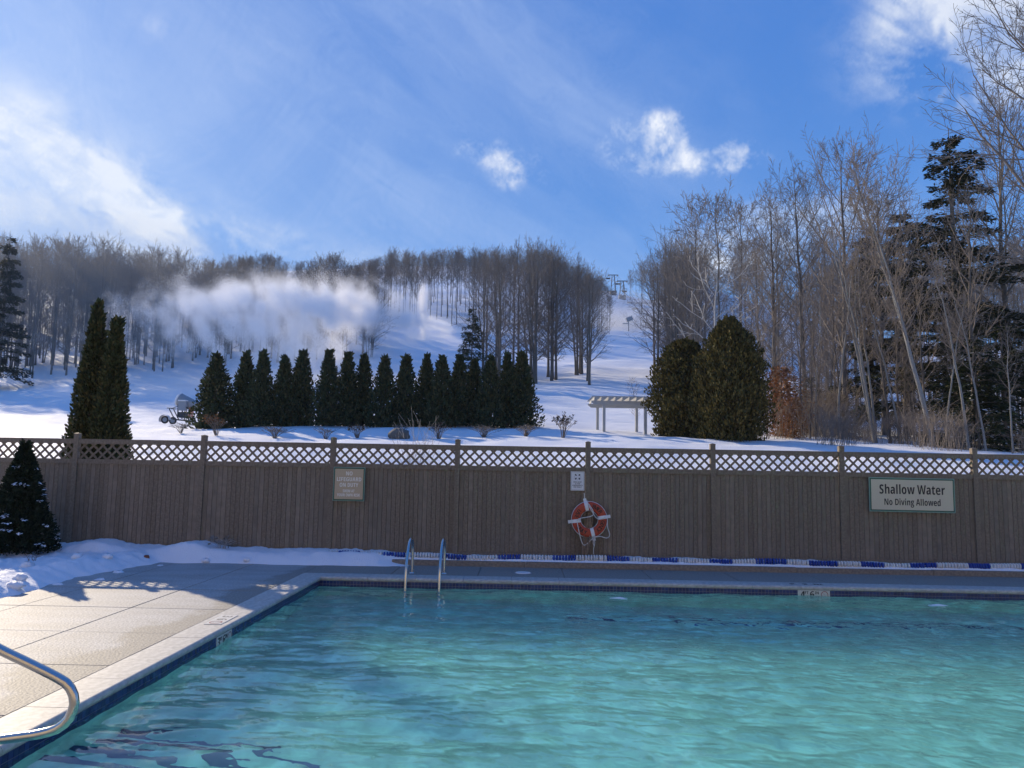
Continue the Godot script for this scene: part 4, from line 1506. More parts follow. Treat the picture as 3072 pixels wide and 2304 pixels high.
func pergola() -> void:
	var d := 37.0
	var g := on_ground(622, d)
	var o := thing("pergola", "white garden pergola with slatted roof standing in the snow", "pergola", g)
	var ptop := P(604, 402.5, d).y - g.y
	var fx := [P(604.0, 420, d).x - g.x, P(645.4, 420, d).x - g.x]
	var post := MB_box(Vector3(0.135, ptop + 0.6, 0.135), M.vinyl)
	var back := -1.95
	var bx := [P(597.5, 420, d - back).x - g.x, P(636.6, 420, d - back).x - g.x]
	for x in fx:
		part("post", post, o, Vector3(x, ptop * 0.5 - 0.3, 0))
	for x in bx:
		part("post", post, o, Vector3(x, ptop * 0.5 - 0.3, back))
	var x0: float = fx[0] - 0.62
	var x1: float = fx[1] + 0.62
	var beam := MB.new()
	var prof := PackedVector2Array([Vector2(x0, 0.13), Vector2(x0, 0.18), Vector2(x1, 0.18), Vector2(x1, 0.13), Vector2(x1 - 0.16, 0.0), Vector2(x0 + 0.16, 0.0)])
	beam.prism(prof, -0.02, 0.02)
	var bm := beam.done(M.vinyl)
	for z in [0.085, -0.085, back + 0.085, back - 0.085]:
		part("beam", bm, o, Vector3(0, ptop - 0.10, z))
	var raft := MB.new()
	raft.prism(PackedVector2Array([Vector2(-0.55, 0.12), Vector2(-0.55, 0.16), Vector2(2.5, 0.16), Vector2(2.5, 0.12), Vector2(2.36, 0.0), Vector2(-0.41, 0.0)]), -0.018, 0.018)
	var rmesh := raft.done(M.vinyl)
	for k in 10:
		part("rafter", rmesh, o, Vector3(lerpf(x0 + 0.12, x1 - 0.12, k / 9.0), ptop + 0.083, 0.0), Basis(Vector3.UP, PI / 2))
	for k in 14:
		part("slat", MB_box(Vector3(x1 - x0, 0.025, 0.035), M.vinyl), o, Vector3((x0 + x1) * 0.5, ptop + 0.257, lerpf(0.5, back - 0.5, k / 13.0)))


func snow_gun() -> void:
	var d := 47.0
	var g := on_ground(168.5, d)
	var s := d / 769.0 * 0.03014           # metres per unit of the close-up of the photograph
	var o := thing("snow_gun", "wheeled snow-making fan gun with tilted barrel beside the hedge", "snow gun", g)
	var q := func(x: float, y: float, z := 0.0) -> Vector3:
		return Vector3((x - 600.0) * s, (1390.0 - y) * s, z)
	var axis: Vector3 = (q.call(1570, 770) - q.call(940, 545)).normalized()
	var c0: Vector3 = q.call(935, 545, 0.1)
	var turn := Basis(axis, axis.cross(Vector3.BACK), Vector3.BACK).orthonormalized()
	var lathe := func(prof: Array) -> MB:
		var mb := MB.new()
		var rows := []
		for p in prof:
			var row := []
			for i in 24:
				row.append(c0 + turn * Vector3(p[0], cos(TAU * i / 24.0) * p[1], sin(TAU * i / 24.0) * p[1]))
			rows.append(row)
		mb.sheet(rows, true)
		return mb
	var barrel := part("barrel", lathe.call([[0.0, 0.385], [0.04, 0.40], [0.3, 0.37], [0.9, 0.31], [1.28, 0.30], [1.28, 0.27], [0.9, 0.28], [0.1, 0.34]]).done(M.grey_paint), o)
	part("inlet_ring", lathe.call([[-0.06, 0.33], [-0.09, 0.38], [-0.06, 0.42], [0.0, 0.42], [0.03, 0.39]]).done(M.white), barrel)
	part("fan_hub", lathe.call([[0.0, 0.0], [0.0, 0.12], [0.12, 0.33], [0.16, 0.0]]).done(M.iron), barrel)
	part("control_box", MB_box(Vector3(250 * s, 330 * s, 0.3), M.grey_paint), o, q.call(1160, 765, 0.52), Basis(Vector3.BACK, -0.04))
	part("box_lid", MB_box(Vector3(280 * s, 40 * s, 0.34), M.white), o, q.call(1160, 600, 0.52))
	var fm := MB.new()
	for z in [-0.28, 0.32]:
		fm.bar(q.call(950, 640, z), q.call(960, 1180, z), 0.06, 0.06)
		fm.bar(q.call(660, 870, z), q.call(850, 1200, z), 0.05, 0.05)
		fm.bar(q.call(580, 845, z), q.call(740, 850, z), 0.05, 0.05)
		fm.bar(q.call(760, 850, z), q.call(930, 790, z), 0.04, 0.04)
		fm.bar(q.call(1270, 800, z), q.call(1180, 1200, z), 0.05, 0.05)
		fm.bar(q.call(800, 1215, z), q.call(1190, 1245, z), 0.07, 0.07)
	fm.bar(q.call(1180, 1240, 0), q.call(1660, 1320, 0), 0.08, 0.08)
	fm.bar(q.call(1510, 1270, 0), q.call(1500, 1450, 0), 0.05, 0.05)
	fm.box(q.call(1080, 1060, 0.05), Vector3(0.45, 0.34, 0.5))
	part("carriage", fm.done(M.iron), o)
	var skirt := MB.new()
	for k in 9:
		var x := 1330.0 + k * 18.0
		skirt.bar(q.call(x, 700, 0.30), q.call(x - 10.0 + 6.0 * (k % 3), 1120 + 30 * (k % 2), 0.34), 0.035, 0.02)
	part("orange_cover", skirt.done(mat(Color(0.42, 0.11, 0.035), 0.7)), o)
	for z in [-0.5, 0.55]:
		var tm := TorusMesh.new()
		tm.inner_radius = 0.13; tm.outer_radius = 0.245; tm.rings = 24; tm.ring_segments = 8
		tm.material = M.rubber
		var wh := part("wheel", tm, o, q.call(600, 1240, z), Basis(Vector3.RIGHT, PI / 2))
		var rim := CylinderMesh.new()
		rim.top_radius = 0.135; rim.bottom_radius = 0.135; rim.height = 0.08
		rim.material = M.grey_paint
		part("rim", rim, wh)
	var fender := MB.new()
	var rows := []
	for i in 10:
		var a := PI * (0.0 + 1.15 * i / 9.0)
		var row := []
		for z in [0.40, 0.74]:
			row.append(q.call(600, 1240, z) + Vector3(cos(a), sin(a), 0) * 0.30)
		rows.append(row)
	fender.sheet(rows)
	part("fender", fender.done(M.white), o)


func lift() -> void:
	var lines := []
	var list := [[600.0, 280.0, 362.0, 0, "slim T-shaped lift tower farthest left on the hill crest"], [612.7, 275.0, 352.0, 1, "tallest lattice lift tower on the hill crest"], [621.8, 281.0, 327.0, 1, "lattice lift tower on a stone base just below the crest"], [641.7, 303.0, 285.0, 0, "lift tower half hidden by trees right of the ski run"]]
	for l in list:
		var g := on_ground(l[0], l[2])
		var h: float = maxf(P(l[0], l[1], l[2]).y - g.y, 4.0)
		var o := thing("lift_tower", l[4], "lift tower", g, "chairlift towers")
		var mb := MB.new()
		if l[3] == 1:
			for sx in [-1.0, 1.0]:
				for sz in [-1.0, 1.0]:
					mb.bar(Vector3(1.2 * sx, 0, 1.2 * sz), Vector3(0.5 * sx, h, 0.5 * sz), 0.2, 0.2)
			for k in 5:
				var w := lerpf(1.2, 0.55, k / 5.0)
				mb.bar(Vector3(-w, h * k / 5.0, 1.0), Vector3(w, h * (k + 1) / 5.0, 0.8), 0.14, 0.14)
			mb.box(Vector3(0, 0.8, 0), Vector3(3.0, 1.8, 3.0))
		else:
			mb.bar(Vector3.ZERO, Vector3(0, h, 0), 0.45, 0.45)
		part("mast", mb.done(M.iron), o)
		var am := MB.new()
		am.box(Vector3(0, h, 0), Vector3(4.4, 0.3, 0.4))
		am.box(Vector3(-2.1, h - 0.25, 0), Vector3(0.35, 0.3, 2.0))
		am.box(Vector3(2.1, h - 0.25, 0), Vector3(0.35, 0.3, 2.0))
		part("crossarm", am.done(M.iron), o)
		lines.append(g + Vector3(0, h - 0.2, 0))
	for side in [-2.1, 2.1]:
		var mb := MB.new()
		var seg := [lines[0], lines[1], lines[2], lines[3], P(690, 335, 200)]
		var pp := PackedVector3Array()
		for i in 4:
			for k in 8:
				var t := k / 8.0
				pp.append(seg[i].lerp(seg[i + 1], t) + Vector3(side, -4.0 * t * (1.0 - t) * 1.2, 0))
		mb.tube(pp, even(pp.size(), 0.05), 3)
		tag(single("lift_cable", mb.done(M.iron)), "%s steel cable of the chairlift up the hill" % ("left" if side < 0 else "right"), "cable", "chairlift cables")
	var places := ["beside the tallest lift tower", "left of the lattice tower on the stone base", "just below the lattice tower on the stone base", "upper one above the half-hidden lift tower", "lower one above the half-hidden lift tower"]
	var k := 0
	for c in [[617.8, 284.5, 345.0], [608.0, 279.0, 350.0], [624.5, 292.0, 318.0], [629.9, 303.3, 302.0], [635.0, 309.5, 292.0]]:
		var at := P(c[0], c[1], c[2])
		var o := thing("lift_chair", "empty lift chair hanging " + places[k], "lift chair", at, "chairlift chairs")
		var mb := MB.new()
		mb.box(Vector3(0, 0, 0), Vector3(2.0, 0.12, 0.6))
		part("seat", mb.done(M.iron), o)
		mb = MB.new()
		mb.box(Vector3(0, 0.45, -0.3), Vector3(2.0, 0.5, 0.08))
		part("backrest", mb.done(M.iron), o)
		mb = MB.new()
		mb.bar(Vector3(-1.0, 0, 0), Vector3(-1.0, 1.4, 0), 0.1, 0.1)
		mb.bar(Vector3(1.0, 0, 0), Vector3(1.0, 1.4, 0), 0.1, 0.1)
		mb.bar(Vector3(-1.0, 1.4, 0), Vector3(1.0, 1.4, 0), 0.1, 0.1)
		mb.bar(Vector3(0, 1.4, 0), Vector3(0, 3.2, 0), 0.1, 0.1)
		part("hanger", mb.done(M.iron), o)
		k += 1
	# pole-mounted snow gun in the mist
	var g := on_ground(628.5, 226.0)
	var h := maxf(P(628.5, 319, 226.0).y - g.y, 3.0)
	var o := thing("tower_gun", "snow gun on a tall pole in the mist of the upper run", "snow gun", g)
	var mb := MB.new()
	mb.bar(Vector3.ZERO, Vector3(0, h, 0), 0.3, 0.3)
	part("pole", mb.done(M.grey_paint), o)
	mb = MB.new()
	mb.box(Vector3(0.2, h, 0), Vector3(1.8, 1.2, 1.2), Basis(Vector3.BACK, 0.35))
	mb.box(Vector3(-0.9, h - 1.4, 0), Vector3(1.6, 0.2, 0.6))
	part("gun", mb.done(M.grey_paint), o)


# ------------------------------------------------------------------ woods
func opts(d: Dictionary) -> Dictionary:
	var o := {"lean": Vector3.ZERO, "first": 0.3, "ang": [62.0, 25.0], "spread": 0.3, "round": true, "n": [18, 6, 5], "segs": [5, 3, 2, 1], "wob": 0.12, "up": [0.10, 0.05, 0.02, 0.0], "rmin": 0.012, "bare": 0.2, "fork": [25.0, 55.0], "ratio": 0.45}
	o.merge(d, true)
	return o

func stand(meshes: Array, H: float, called: String, label: String, group: String, px: float, d: float, top: float, turn: float, fat := 1.0) -> Node3D:
	var g := on_ground(px, d)
	var h := maxf(P(px, top, d).y - g.y, 2.0)
	var s := h / H
	return plant(called, label, "tree", group, meshes, g - Vector3(0, 0.15, 0), turn, Vector3(s * fat, s, s * fat))

func woods() -> void:
	var r := RandomNumberGenerator.new()
	r.seed = 99
	# ---- kinds of tree
	var far := []
	for k in 5:
		far.append(bare_tree(300 + k, 18.0, 0.095, opts({"first": 0.42 + 0.05 * (k % 3), "spread": 0.25, "n": [20, 7, 6], "rmin": 0.015, "ang": [50.0, 16.0], "up": [0.07, 0.03, 0.0], "crook": 0.007}), M.bark, M.twig))
	var grove := []
	for k in 4:
		grove.append(bare_tree(320 + k, 16.0, 0.17, opts({"first": 0.16, "spread": 0.34, "n": [21, 6, 6], "rmin": 0.010, "ang": [62.0, 16.0], "up": [0.07, 0.03, 0.0], "stems": 1 + k % 2, "ratio": 0.44}), M.bark, M.twig))
	var maple := []
	for k in 4:
		maple.append(bare_tree(340 + k, 17.0, 0.17, opts({"first": 0.25, "spread": 0.30, "n": [26, 7, 5, 3], "rmin": 0.0085, "ang": [58.0, 22.0], "up": [0.13, 0.06, 0.03, 0.0], "bare": 0.15}), M.bark, M.twig))
	var sapling := []
	for k in 5:
		sapling.append(bare_tree(360 + k, 9.0, 0.06, opts({"first": 0.22, "spread": 0.22, "n": [22, 5, 4], "rmin": 0.0075, "ang": [62.0, 25.0], "lean": Vector3(-0.10 + 0.04 * k, 0, 0.03), "crook": 0.014, "stems": 1 + k % 2}), M.bark, M.twig))
	var slim := []
	for k in 3:
		slim.append(bare_tree(380 + k, 10.0, 0.065, opts({"first": 0.45, "spread": 0.22, "n": [16, 5, 4], "rmin": 0.0075, "ang": [52.0, 20.0], "lean": Vector3(-0.20 - 0.05 * k, 0, 0.02), "bend": 1.4, "crook": 0.010}), M.birch, M.twig))

	# ---- right-hand wood, the trees one can tell apart
	var t: Node3D
	t = stand(maple[0], 17.0, "bare_tree", "tall straight bare tree standing highest left of the big spruce", "", 846, 44.0, 155, 0.6)
	t = stand(maple[1], 17.0, "bare_tree", "bare tree with a bushy crown just right of the round arborvitae", "", 776, 52.0, 200, 1.9)
	t = stand(maple[2], 17.0, "bare_tree", "slender bare tree between the round arborvitae and the tallest bare tree", "", 806, 50.0, 186, 3.1)
	t = stand(maple[3], 17.0, "bare_tree", "bare tree whose twigs overlap the spruce's left side", "", 885, 47.0, 190, 4.0)
	var birch_pair := bare_tree(401, 12.3, 0.092, opts({"first": 0.40, "spread": 0.26, "n": [20, 6, 5, 3], "rmin": 0.0075, "ang": [50.0, 18.0], "lean": Vector3(-0.26, 0, 0.02), "bend": 1.15, "stems": 2, "crook": 0.010, "up": [0.14, 0.07, 0.02, 0.0]}), M.birch, M.twig)
	plant("birch_tree", "pale forked birch leaning left at the wood's edge", "birch", "", birch_pair, on_ground(933, 33.0) - Vector3(0, 0.1, 0), 0.0)
	var clump := bare_tree(402, 10.5, 0.062, opts({"first": 0.42, "spread": 0.20, "n": [14, 5, 4, 2], "rmin": 0.007, "ang": [48.0, 18.0], "lean": Vector3(-0.20, 0, 0.04), "bend": 1.1, "stems": 4, "crook": 0.011}), M.birch, M.twig)
	plant("birch_tree", "clump of thin white birch stems rising from one root", "birch", "", clump, on_ground(874, 37.0) - Vector3(0, 0.1, 0), 0.0)
	var k := 0
	for q in [[900, 36.0, 290, "nearest to the forked leaning birch"], [968, 33.5, 262, "right of the forked leaning birch"], [985, 33.0, 300, "in front of the dark young spruces"], [1012, 31.5, 330, "at the right edge of the picture"], [815, 38.0, 300, "left of the birch clump"], [838, 37.0, 285, "behind the birch clump"], [945, 35.0, 300, "below the big spruce's left boughs"]]:
		t = stand(slim[k % 3], 10.0, "birch_tree", "thin white-barked birch " + q[3], "slim birches at the wood's edge", q[0], q[1], q[2], 0.3 * k)
		k += 1
	# the broad tree past the right edge
	var broad := bare_tree(403, 16.5, 0.27, opts({"first": 0.30, "spread": 0.38, "n": [27, 9, 7, 4], "rmin": 0.0075, "ang": [66.0, 24.0], "up": [0.10, 0.06, 0.03, 0.0], "bare": 0.2, "wob": 0.15}), M.bark, M.twig)
	plant("bare_tree", "broad spreading bare tree reaching in from the right edge", "tree", "", broad, on_ground(1098, 27.0) - Vector3(0, 0.1, 0), 1.0)
	t = stand(maple[1], 17.0, "bare_tree", "crowded bare tree at the right edge behind the broad one", "", 1012, 42.0, 118, 0.4)
	t = stand(maple[2], 17.0, "bare_tree", "bare tree whose crown fills the gap right of the spruce", "", 975, 36.0, 200, 5.2, 0.9)
	# saplings and brush
	for i in 46:
		var px := r.randf_range(766, 1035)
		var d := r.randf_range(36.0, 62.0)
		t = stand(sapling[i % 5], 9.0, "sapling", "thin bare sapling in the thicket at the right-hand wood", "saplings of the right-hand wood", px, d, r.randf_range(275, 375), r.randf() * TAU)
	for i in 30:
		var px := r.randf_range(690, 1060)
		var d := r.randf_range(64.0, 120.0)
		t = stand(maple[i % 4] if d < 80.0 else far[i % 5], 17.0 if d < 80.0 else 18.0, "bare_tree", "bare grey tree deep in the right-hand wood", "trees deep in the right-hand wood", px, d, r.randf_range(236, 310), r.randf() * TAU)
	# tall ones behind the round arborvitaes
	k = 0
	for q in [[697, 78.0, 212, "left one"], [722, 74.0, 206, "middle one"], [742, 80.0, 216, "right one"]]:
		t = stand(far[k], 18.0, "bare_tree", "%s of three tall bare trees above the round arborvitaes" % q[3], "tall trees above the round arborvitaes", q[0], q[1], q[2], k * 2.0, 1.15)
		k += 1
	var white := bare_tree(404, 9.0, 0.13, opts({"first": 0.25, "spread": 0.42, "n": [11, 4, 3], "rmin": 0.02, "ang": [72.0, 30.0], "lean": Vector3(-0.06, 0, 0), "wob": 0.22, "up": [0.04, 0.02, 0.0]}), M.dead, M.dead)
	t = stand(white, 9.0, "dead_tree", "bleached white dead tree behind the round arborvitaes", "", 712, 60.0, 275, 2.6)

	# ---- spruces
	var needles := [Color(0.034, 0.042, 0.020), Color(0.048, 0.054, 0.023), Color(0.026, 0.034, 0.020), Color(0.070, 0.066, 0.027)]
	var big := spruce(501, 16.5, 0.29, 0.16, 21, 80, needles, 0.5)
	t = stand(big, 16.5, "spruce_tree", "big dark spruce towering over the right-hand wood", "", 962, 41.0, 126, 0.7)
	var second := spruce(502, 12.0, 0.22, 0.10, 22, 80, needles, 0.3)
	t = stand(second, 12.0, "spruce_tree", "smaller dark spruce left of the big one, top just showing", "", 873, 52.0, 222, 0.0)
	t = stand(second, 12.0, "spruce_tree", "dark spruce close behind the big one's left boughs", "", 908, 48.0, 205, 2.0, 1.15)
	var young := spruce(503, 6.0, 0.30, 0.04, 16, 42, [Color(0.036, 0.050, 0.018), Color(0.050, 0.064, 0.022), Color(0.026, 0.038, 0.016)], 0.3, 0.03)
	for q in [[978, 35.0, 330, "left of a pair at the right edge"], [1006, 37.0, 318, "right one of a pair at the right edge"], [945, 39.0, 372, "low one below the forked birch"], [812, 44.0, 372, "low one left of the birch clump"], [838, 42.0, 378, "low one behind the birch clump"]]:
		t = stand(young, 6.0, "spruce_tree", "young green spruce, " + q[3], "young spruces in the right-hand wood", q[0], q[1], q[2], q[0] * 1.0, 1.2)
	t = stand(second, 12.0, "spruce_tree", "dark spruce at the far left edge of the picture", "", -7, 94.0, 232, 1.0, 0.8)
	t = stand(young, 6.0, "spruce_tree", "lone small spruce at the left side of the middle grove", "", 470, 92.0, 305, 1.0, 0.8)
	t = stand(second, 12.0, "spruce_tree", "dark spruce far behind on the ridge above the snow mist", "", 159, 150.0, 272, 2.0, 1.0)

	# ---- rusty beech leaves
	var rust := [Color(0.30, 0.140, 0.065), Color(0.35, 0.18, 0.085), Color(0.22, 0.105, 0.050)]
	var blob := func(q: float) -> float:
		return 0.33 * pow(sin(PI * clampf(0.12 + 0.8 * q, 0, 1)), 0.7)
	var beech := evergreen(601, 4.2, blob, 4200, 0.11, rust, 0.9, 0.35, 0.2)
	t = stand(beech, 4.2, "beech_tree", "young beech keeping its rusty dry leaves behind the round arborvitae", "", 782, 37.5, 364, 0.0, 1.1)
	t = stand(beech, 4.2, "beech_tree", "low rusty-leaved beech beside the round arborvitae's foot", "", 792, 36.0, 402, 2.0, 1.3)

	# ---- brush at the edge of the wood
	var brush := []
	for i in 3:
		brush.append(twig_shrub(620 + i, 1.5, 0.9, 42, 0.0075, M.twig, 0.0, Color.WHITE, true))
	for i in 40:
		var px := r.randf_range(772, 1040)
		var d := r.randf_range(29.0, 44.0)
		plant("brush", "low tangle of dry brush along the wood's snowy edge", "brush", "brush along the wood's edge", brush[i % 3], on_ground(px, d), r.randf() * TAU, Vector3.ONE * r.randf_range(0.5, 1.2), ["stems"])
	var thick := twig_shrub(640, 2.6, 1.8, 170, 0.013, M.twig, 0.0, Color.WHITE, true)
	plant("brush", "dense low thicket at the foot of the birch clump", "brush", "", thick, on_ground(832, 40.0), 0.0, Vector3.ONE, ["stems"])

	# ---- sapling by the pergola
	t = stand(sapling[0], 9.0, "sapling", "young bare tree just behind the pergola", "", 637, 44.0, 377, 0.5, 1.3)

	# ---- grove in the middle
	for i in 20:
		var px := r.randf_range(466, 590)
		var d := r.randf_range(90.0, 112.0)
		var top := 249.0 + 10.0 * r.randf() + 24.0 * pow(absf(px - 528.0) / 62.0, 2.0)
		t = stand(grove[i % 4], 16.0, "bare_tree", "bare twiggy tree of the grove in the middle of the slope", "grove in the middle of the slope", px, d, top, r.randf() * TAU)
	# ---- grove right of the run
	for i in 16:
		var px := r.randf_range(652, 712)
		var d := r.randf_range(88.0, 118.0)
		t = stand(grove[i % 4], 16.0, "bare_tree", "bare twiggy tree of the grove right of the ski run", "grove right of the ski run", px, d, 238.0 + 26.0 * r.randf() + maxf(0.0, 672.0 - px) * 1.1, r.randf() * TAU)
	# ---- wood on the left
	for i in 64:
		var px := r.randf_range(-70, 170)
		var d := r.randf_range(104.0, 128.0)
		t = stand(far[i % 5], 18.0, "bare_tree", "bare grey tree of the wood along the slope's left side", "wood along the slope's left side", px, d, 243.0 + 22.0 * r.randf() + maxf(0.0, px - 60.0) * 0.12, r.randf() * TAU)
	for i in 44:
		var px := r.randf_range(-50, 372)
		var d := r.randf_range(112.0, 128.0) + maxf(0.0, px) * 0.02
		t = stand(grove[i % 4] if i % 3 else sapling[i % 5], 16.0 if i % 3 else 9.0, "bare_tree", "low-branched bare tree along the lower edge of the left wood", "lower edge of the left wood", px, d, r.randf_range(285, 325), r.randf() * TAU, 1.25)
	for i in 90:
		var px := r.randf_range(110, 420)
		var d := r.randf_range(132.0, 175.0) if px < 350.0 else r.randf_range(186.0, 215.0)
		t = stand(far[i % 5], 18.0, "bare_tree", "bare grey tree behind the drifting snow mist", "trees behind the drifting snow mist", px, d, 262.0 + 22.0 * r.randf(), r.randf() * TAU)
	for i in 70:
		var px := r.randf_range(330, 600)
		var d := r.randf_range(196.0, 250.0)
		var top := 250.0 + 12.0 * r.randf() + maxf(0.0, 390.0 - px) * 0.30 + maxf(0.0, px - 540.0) * 0.45
		t = stand(far[i % 5], 18.0, "bare_tree", "bare grey tree in the row along the ridge", "row of trees along the ridge", px, d, top, r.randf() * TAU)
	# the mass of trees behind those
	var many := MultiMesh.new()
	many.transform_format = MultiMesh.TRANSFORM_3D
	var both := ArrayMesh.new()
	for part_mesh in far[1]:
		both.add_surface_from_arrays(Mesh.PRIMITIVE_TRIANGLES, part_mesh.surface_get_arrays(0))
	both.surface_set_material(0, M.bark)
	both.surface_set_material(1, M.twig)
	many.mesh = both
	many.instance_count = 425
	for i in 425:
		var px := 0.0
		var d := 0.0
		var top := 0.0
		if i < 230:
			px = r.randf_range(-170, 330)
			d = r.randf_range(134.0, 215.0)
			top = 258.0 + 24.0 * r.randf()
		elif i < 360:
			px = r.randf_range(320, 610)
			d = r.randf_range(205.0, 275.0)
			top = 254.0 + 14.0 * r.randf() + maxf(0.0, 390.0 - px) * 0.25 + maxf(0.0, px - 540.0) * 0.45
		else:
			px = r.randf_range(672, 1150)
			d = r.randf_range(110.0, 240.0)
			top = 245.0 + 40.0 * r.randf()
		var g := on_ground(px, d)
		var sc := maxf(P(px, top, d).y - g.y, 6.0) / 18.0
		sc = clampf(sc, 0.45, 1.6)
		many.set_instance_transform(i, Transform3D(Basis(Vector3.UP, r.randf() * TAU).scaled(Vector3.ONE * sc), g))
	var mmi := MultiMeshInstance3D.new()
	mmi.name = "far_wood"
	mmi.multimesh = many
	add_child(mmi)
	mmi.set_meta("kind", "stuff")
	mmi.set_meta("label", "dense leafless wood covering the hills behind the nearer trees")
	mmi.set_meta("category", "wood")
	many = MultiMesh.new()
	many.transform_format = MultiMesh.TRANSFORM_3D
	both = ArrayMesh.new()
	for part_mesh in grove[0]:
		both.add_surface_from_arrays(Mesh.PRIMITIVE_TRIANGLES, part_mesh.surface_get_arrays(0))
	both.surface_set_material(0, M.bark)
	both.surface_set_material(1, M.twig)
	many.mesh = both
	many.instance_count = 205
	for i in 205:
		var px := r.randf_range(-120, 372) if i < 170 else r.randf_range(690, 1120)
		var d := (r.randf_range(119.0, 180.0) if i < 170 else r.randf_range(70.0, 130.0))
		var sc := r.randf_range(0.35, 0.75)
		many.set_instance_transform(i, Transform3D(Basis(Vector3.UP, r.randf() * TAU).scaled(Vector3(sc * 1.3, sc, sc * 1.3)), on_ground(px, d)))
	mmi = MultiMeshInstance3D.new()
	mmi.name = "undergrowth"
	mmi.multimesh = many
	add_child(mmi)
	mmi.set_meta("kind", "stuff")
	mmi.set_meta("label", "tangled leafless undergrowth between the trunks of the woods")
	mmi.set_meta("category", "undergrowth")
	for i in 22:
		var px := r.randf_range(626, 690)
		var d := r.randf_range(330.0, 400.0)
		t = stand(far[i % 5], 18.0, "bare_tree", "far bare tree at the top of the ski hill", "trees at the top of the ski hill", px, d, 262.0 + 16.0 * r.randf() + maxf(0.0, 640.0 - px) * 0.6, r.randf() * TAU)


# ------------------------------------------------------------------ blown snow
func flake_cluster(sd: int, count: int, spread: float, size: float) -> Mesh:
	var r := RandomNumberGenerator.new()
	r.seed = sd
	var mb := MB.new()
	for k in count:
		var p := Vector3(r.randfn(), r.randfn(), r.randfn()) * spread
		var ax := Vector3(r.randfn(), r.randfn(), r.randfn()).normalized()
		var b := ax.cross(Vector3(r.randfn(), r.randfn(), r.randfn())).normalized()
		var c := ax.cross(b)
		var s := size * r.randf_range(0.6, 1.4)
		mb.tri(p + b * s, p + (c * 0.87 - b * 0.5) * s, p + (-c * 0.87 - b * 0.5) * s)
	return mb.done(M.flake)

# airborne snow: many small bursts of flakes where `spots` puts them
func flakes(called: String, label: String, sd: int, spots: Callable, count: int, burst: Mesh, lo: float, hi: float) -> void:
	var r := RandomNumberGenerator.new()
	r.seed = sd
	var many := MultiMesh.new()
	many.transform_format = MultiMesh.TRANSFORM_3D
	many.mesh = burst
	many.instance_count = count
	var k := 0
	var tries := 0
	while k < count and tries < count * 12:
		tries += 1
		var p = spots.call(r)
		if p == null:
			continue
		var b := Basis.from_euler(Vector3(r.randf() * TAU, r.randf() * TAU, r.randf() * TAU))
		many.set_instance_transform(k, Transform3D(b.scaled(Vector3.ONE * r.randf_range(lo, hi)), p))
		k += 1
	many.visible_instance_count = k
	var o := MultiMeshInstance3D.new()
	o.name = numbered(called)
	o.multimesh = many
	add_child(o)
	o.set_meta("kind", "stuff")
	o.set_meta("label", label)
	o.set_meta("category", "snow mist")

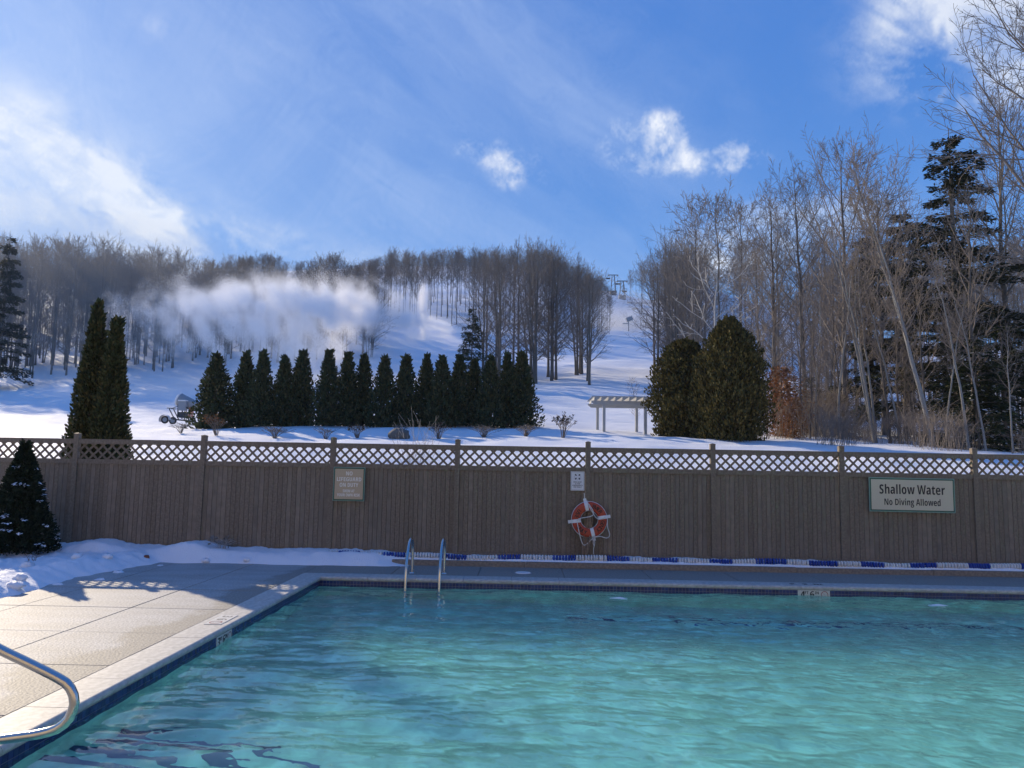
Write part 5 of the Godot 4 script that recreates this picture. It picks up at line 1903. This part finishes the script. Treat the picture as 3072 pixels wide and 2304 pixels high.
func blown_snow() -> void:
	var nz := FastNoiseLite.new()
	nz.seed = 15
	nz.frequency = 0.02
	nz.fractal_octaves = 4
	nz.domain_warp_enabled = true
	nz.domain_warp_amplitude = 22.0
	nz.domain_warp_frequency = 0.02
	var main := func(r: RandomNumberGenerator):
		# thrown left from the gun hidden behind the grove, then sinking as a curtain
		var jet := r.randf() < 0.26
		var px := 0.0
		var py := 0.0
		var t := 0.0
		if jet:
			t = pow(r.randf(), 0.8) * 0.45
			px = 463.0 - 330.0 * t
			py = 332.0 - 95.0 * t * (1.0 - t) + r.randfn() * (0.8 + 19.0 * t)
			var streak := 0.5 + 1.6 * nz.get_noise_2d(px * 2.2 - py * 1.6, py * 2.6 + px * 0.9)
			if r.randf() > streak:
				return null
		else:
			t = clampf(0.56 + 0.28 * r.randfn(), 0.12, 1.4)
			px = 463.0 - 330.0 * t
			var mid := 318.0 - 12.0 * sin(t * 3.0)
			var e := r.randfn()
			py = mid + (e * 15.0 if e < 0.0 else e * 33.0)
			if py < 262.0 + 34.0 * r.randf() + 22.0 * absf(t - 0.6):
				return null
			var ridge := lerpf(346.0, 380.0, clampf(t * 1.6, 0.0, 1.0)) + 5.0 * r.randfn()
			if py > ridge:
				return null
			var dens := clampf(0.40 + 1.1 * nz.get_noise_2d(px * 1.1 - py * 0.45, py * 0.7) + 2.4 * nz.get_noise_2d(px * 4.2 - py * 1.6, py * 1.2 + px * 0.5 + 300.0), 0.02, 1.0)
			dens *= 1.0 - smoothstep(0.55, 1.20, t) * 0.92
			if r.randf() > dens:
				return null
		return P(px, py, lerpf(176.0, 88.0, clampf(t * 2.4, 0.0, 1.0)) + r.randfn() * (0.8 + 6.0 * t))
	flakes("snow_mist", "white cloud of artificial snow blowing left across the slope", 700, main, 11500, flake_cluster(1, 520, 0.34, 0.0115), 0.5, 1.7)
	var r2 := RandomNumberGenerator.new()
	r2.seed = 44
	var veil := thing("snow_mist", "faint bluish snow haze over the left wood and upper run", "snow mist")
	veil.set_meta("kind", "stuff")
	var mist := func(px: float, py: float, d: float, size: Vector3, density: float) -> void:
		var fv := FogVolume.new()
		fv.name = "veil"
		fv.shape = RenderingServer.FOG_VOLUME_SHAPE_ELLIPSOID
		fv.size = size
		var fm := FogMaterial.new()
		fm.density = density
		fm.albedo = Color(0.97, 0.97, 0.97)
		fv.material = fm
		fv.position = P(px, py, d)
		fv.rotation.z = r2.randf_range(-0.5, 0.25)
		veil.add_child(fv, true)
	mist.call(120, 305, 100, Vector3(72, 26, 20), 0.007)
	mist.call(60, 310, 96, Vector3(46, 24, 14), 0.006)
	mist.call(642, 322, 245, Vector3(44, 17, 30), 0.012)
	mist.call(625, 330, 240, Vector3(26, 9, 20), 0.018)
	var thin := func(r: RandomNumberGenerator):
		var px := r.randf_range(586.0, 690.0)
		var py := 336.0 - absf(r.randfn()) * 17.0
		var dens := clampf(0.5 + 1.2 * nz.get_noise_2d(px * 1.4 + 400.0, py * 1.6), 0.05, 1.0)
		if r.randf() > dens:
			return null
		return P(px, py, r.randf_range(225.0, 262.0))
	flakes("snow_mist", "sparse flakes drifting above the upper ski run", 701, thin, 420, flake_cluster(2, 420, 1.2, 0.035), 0.9, 1.8)


func terrain() -> void:
	var rows := []
	var nd := 300
	var nu := 330
	for j in nd + 1:
		var d := 14.66 * pow(440.0 / 14.66, float(j) / nd)
		var row := []
		for i in nu + 1:
			var u := lerpf(-1.15, 1.15, float(i) / nu)
			row.append(Vector3(u * d, ground(u * d, -d), -d))
		rows.append(row)
	var mb := MB.new()
	mb.sheet(rows)
	struct("snow_slope", mb.done(M.snow))


func _ready() -> void:
	rng.seed = 7
	noise.seed = 3
	noise.frequency = 0.02
	noise.fractal_octaves = 3
	light_and_camera()
	materials()
	build_columns()
	terrain()
	pool_and_deck()
	lodge()
	fence()
	fence_foot()
	evergreens()
	woods()
	pergola()
	shrubs()
	snow_gun()
	lift()
	blown_snow()
	signs()
	ring_buoy()
	ladder_and_rails()
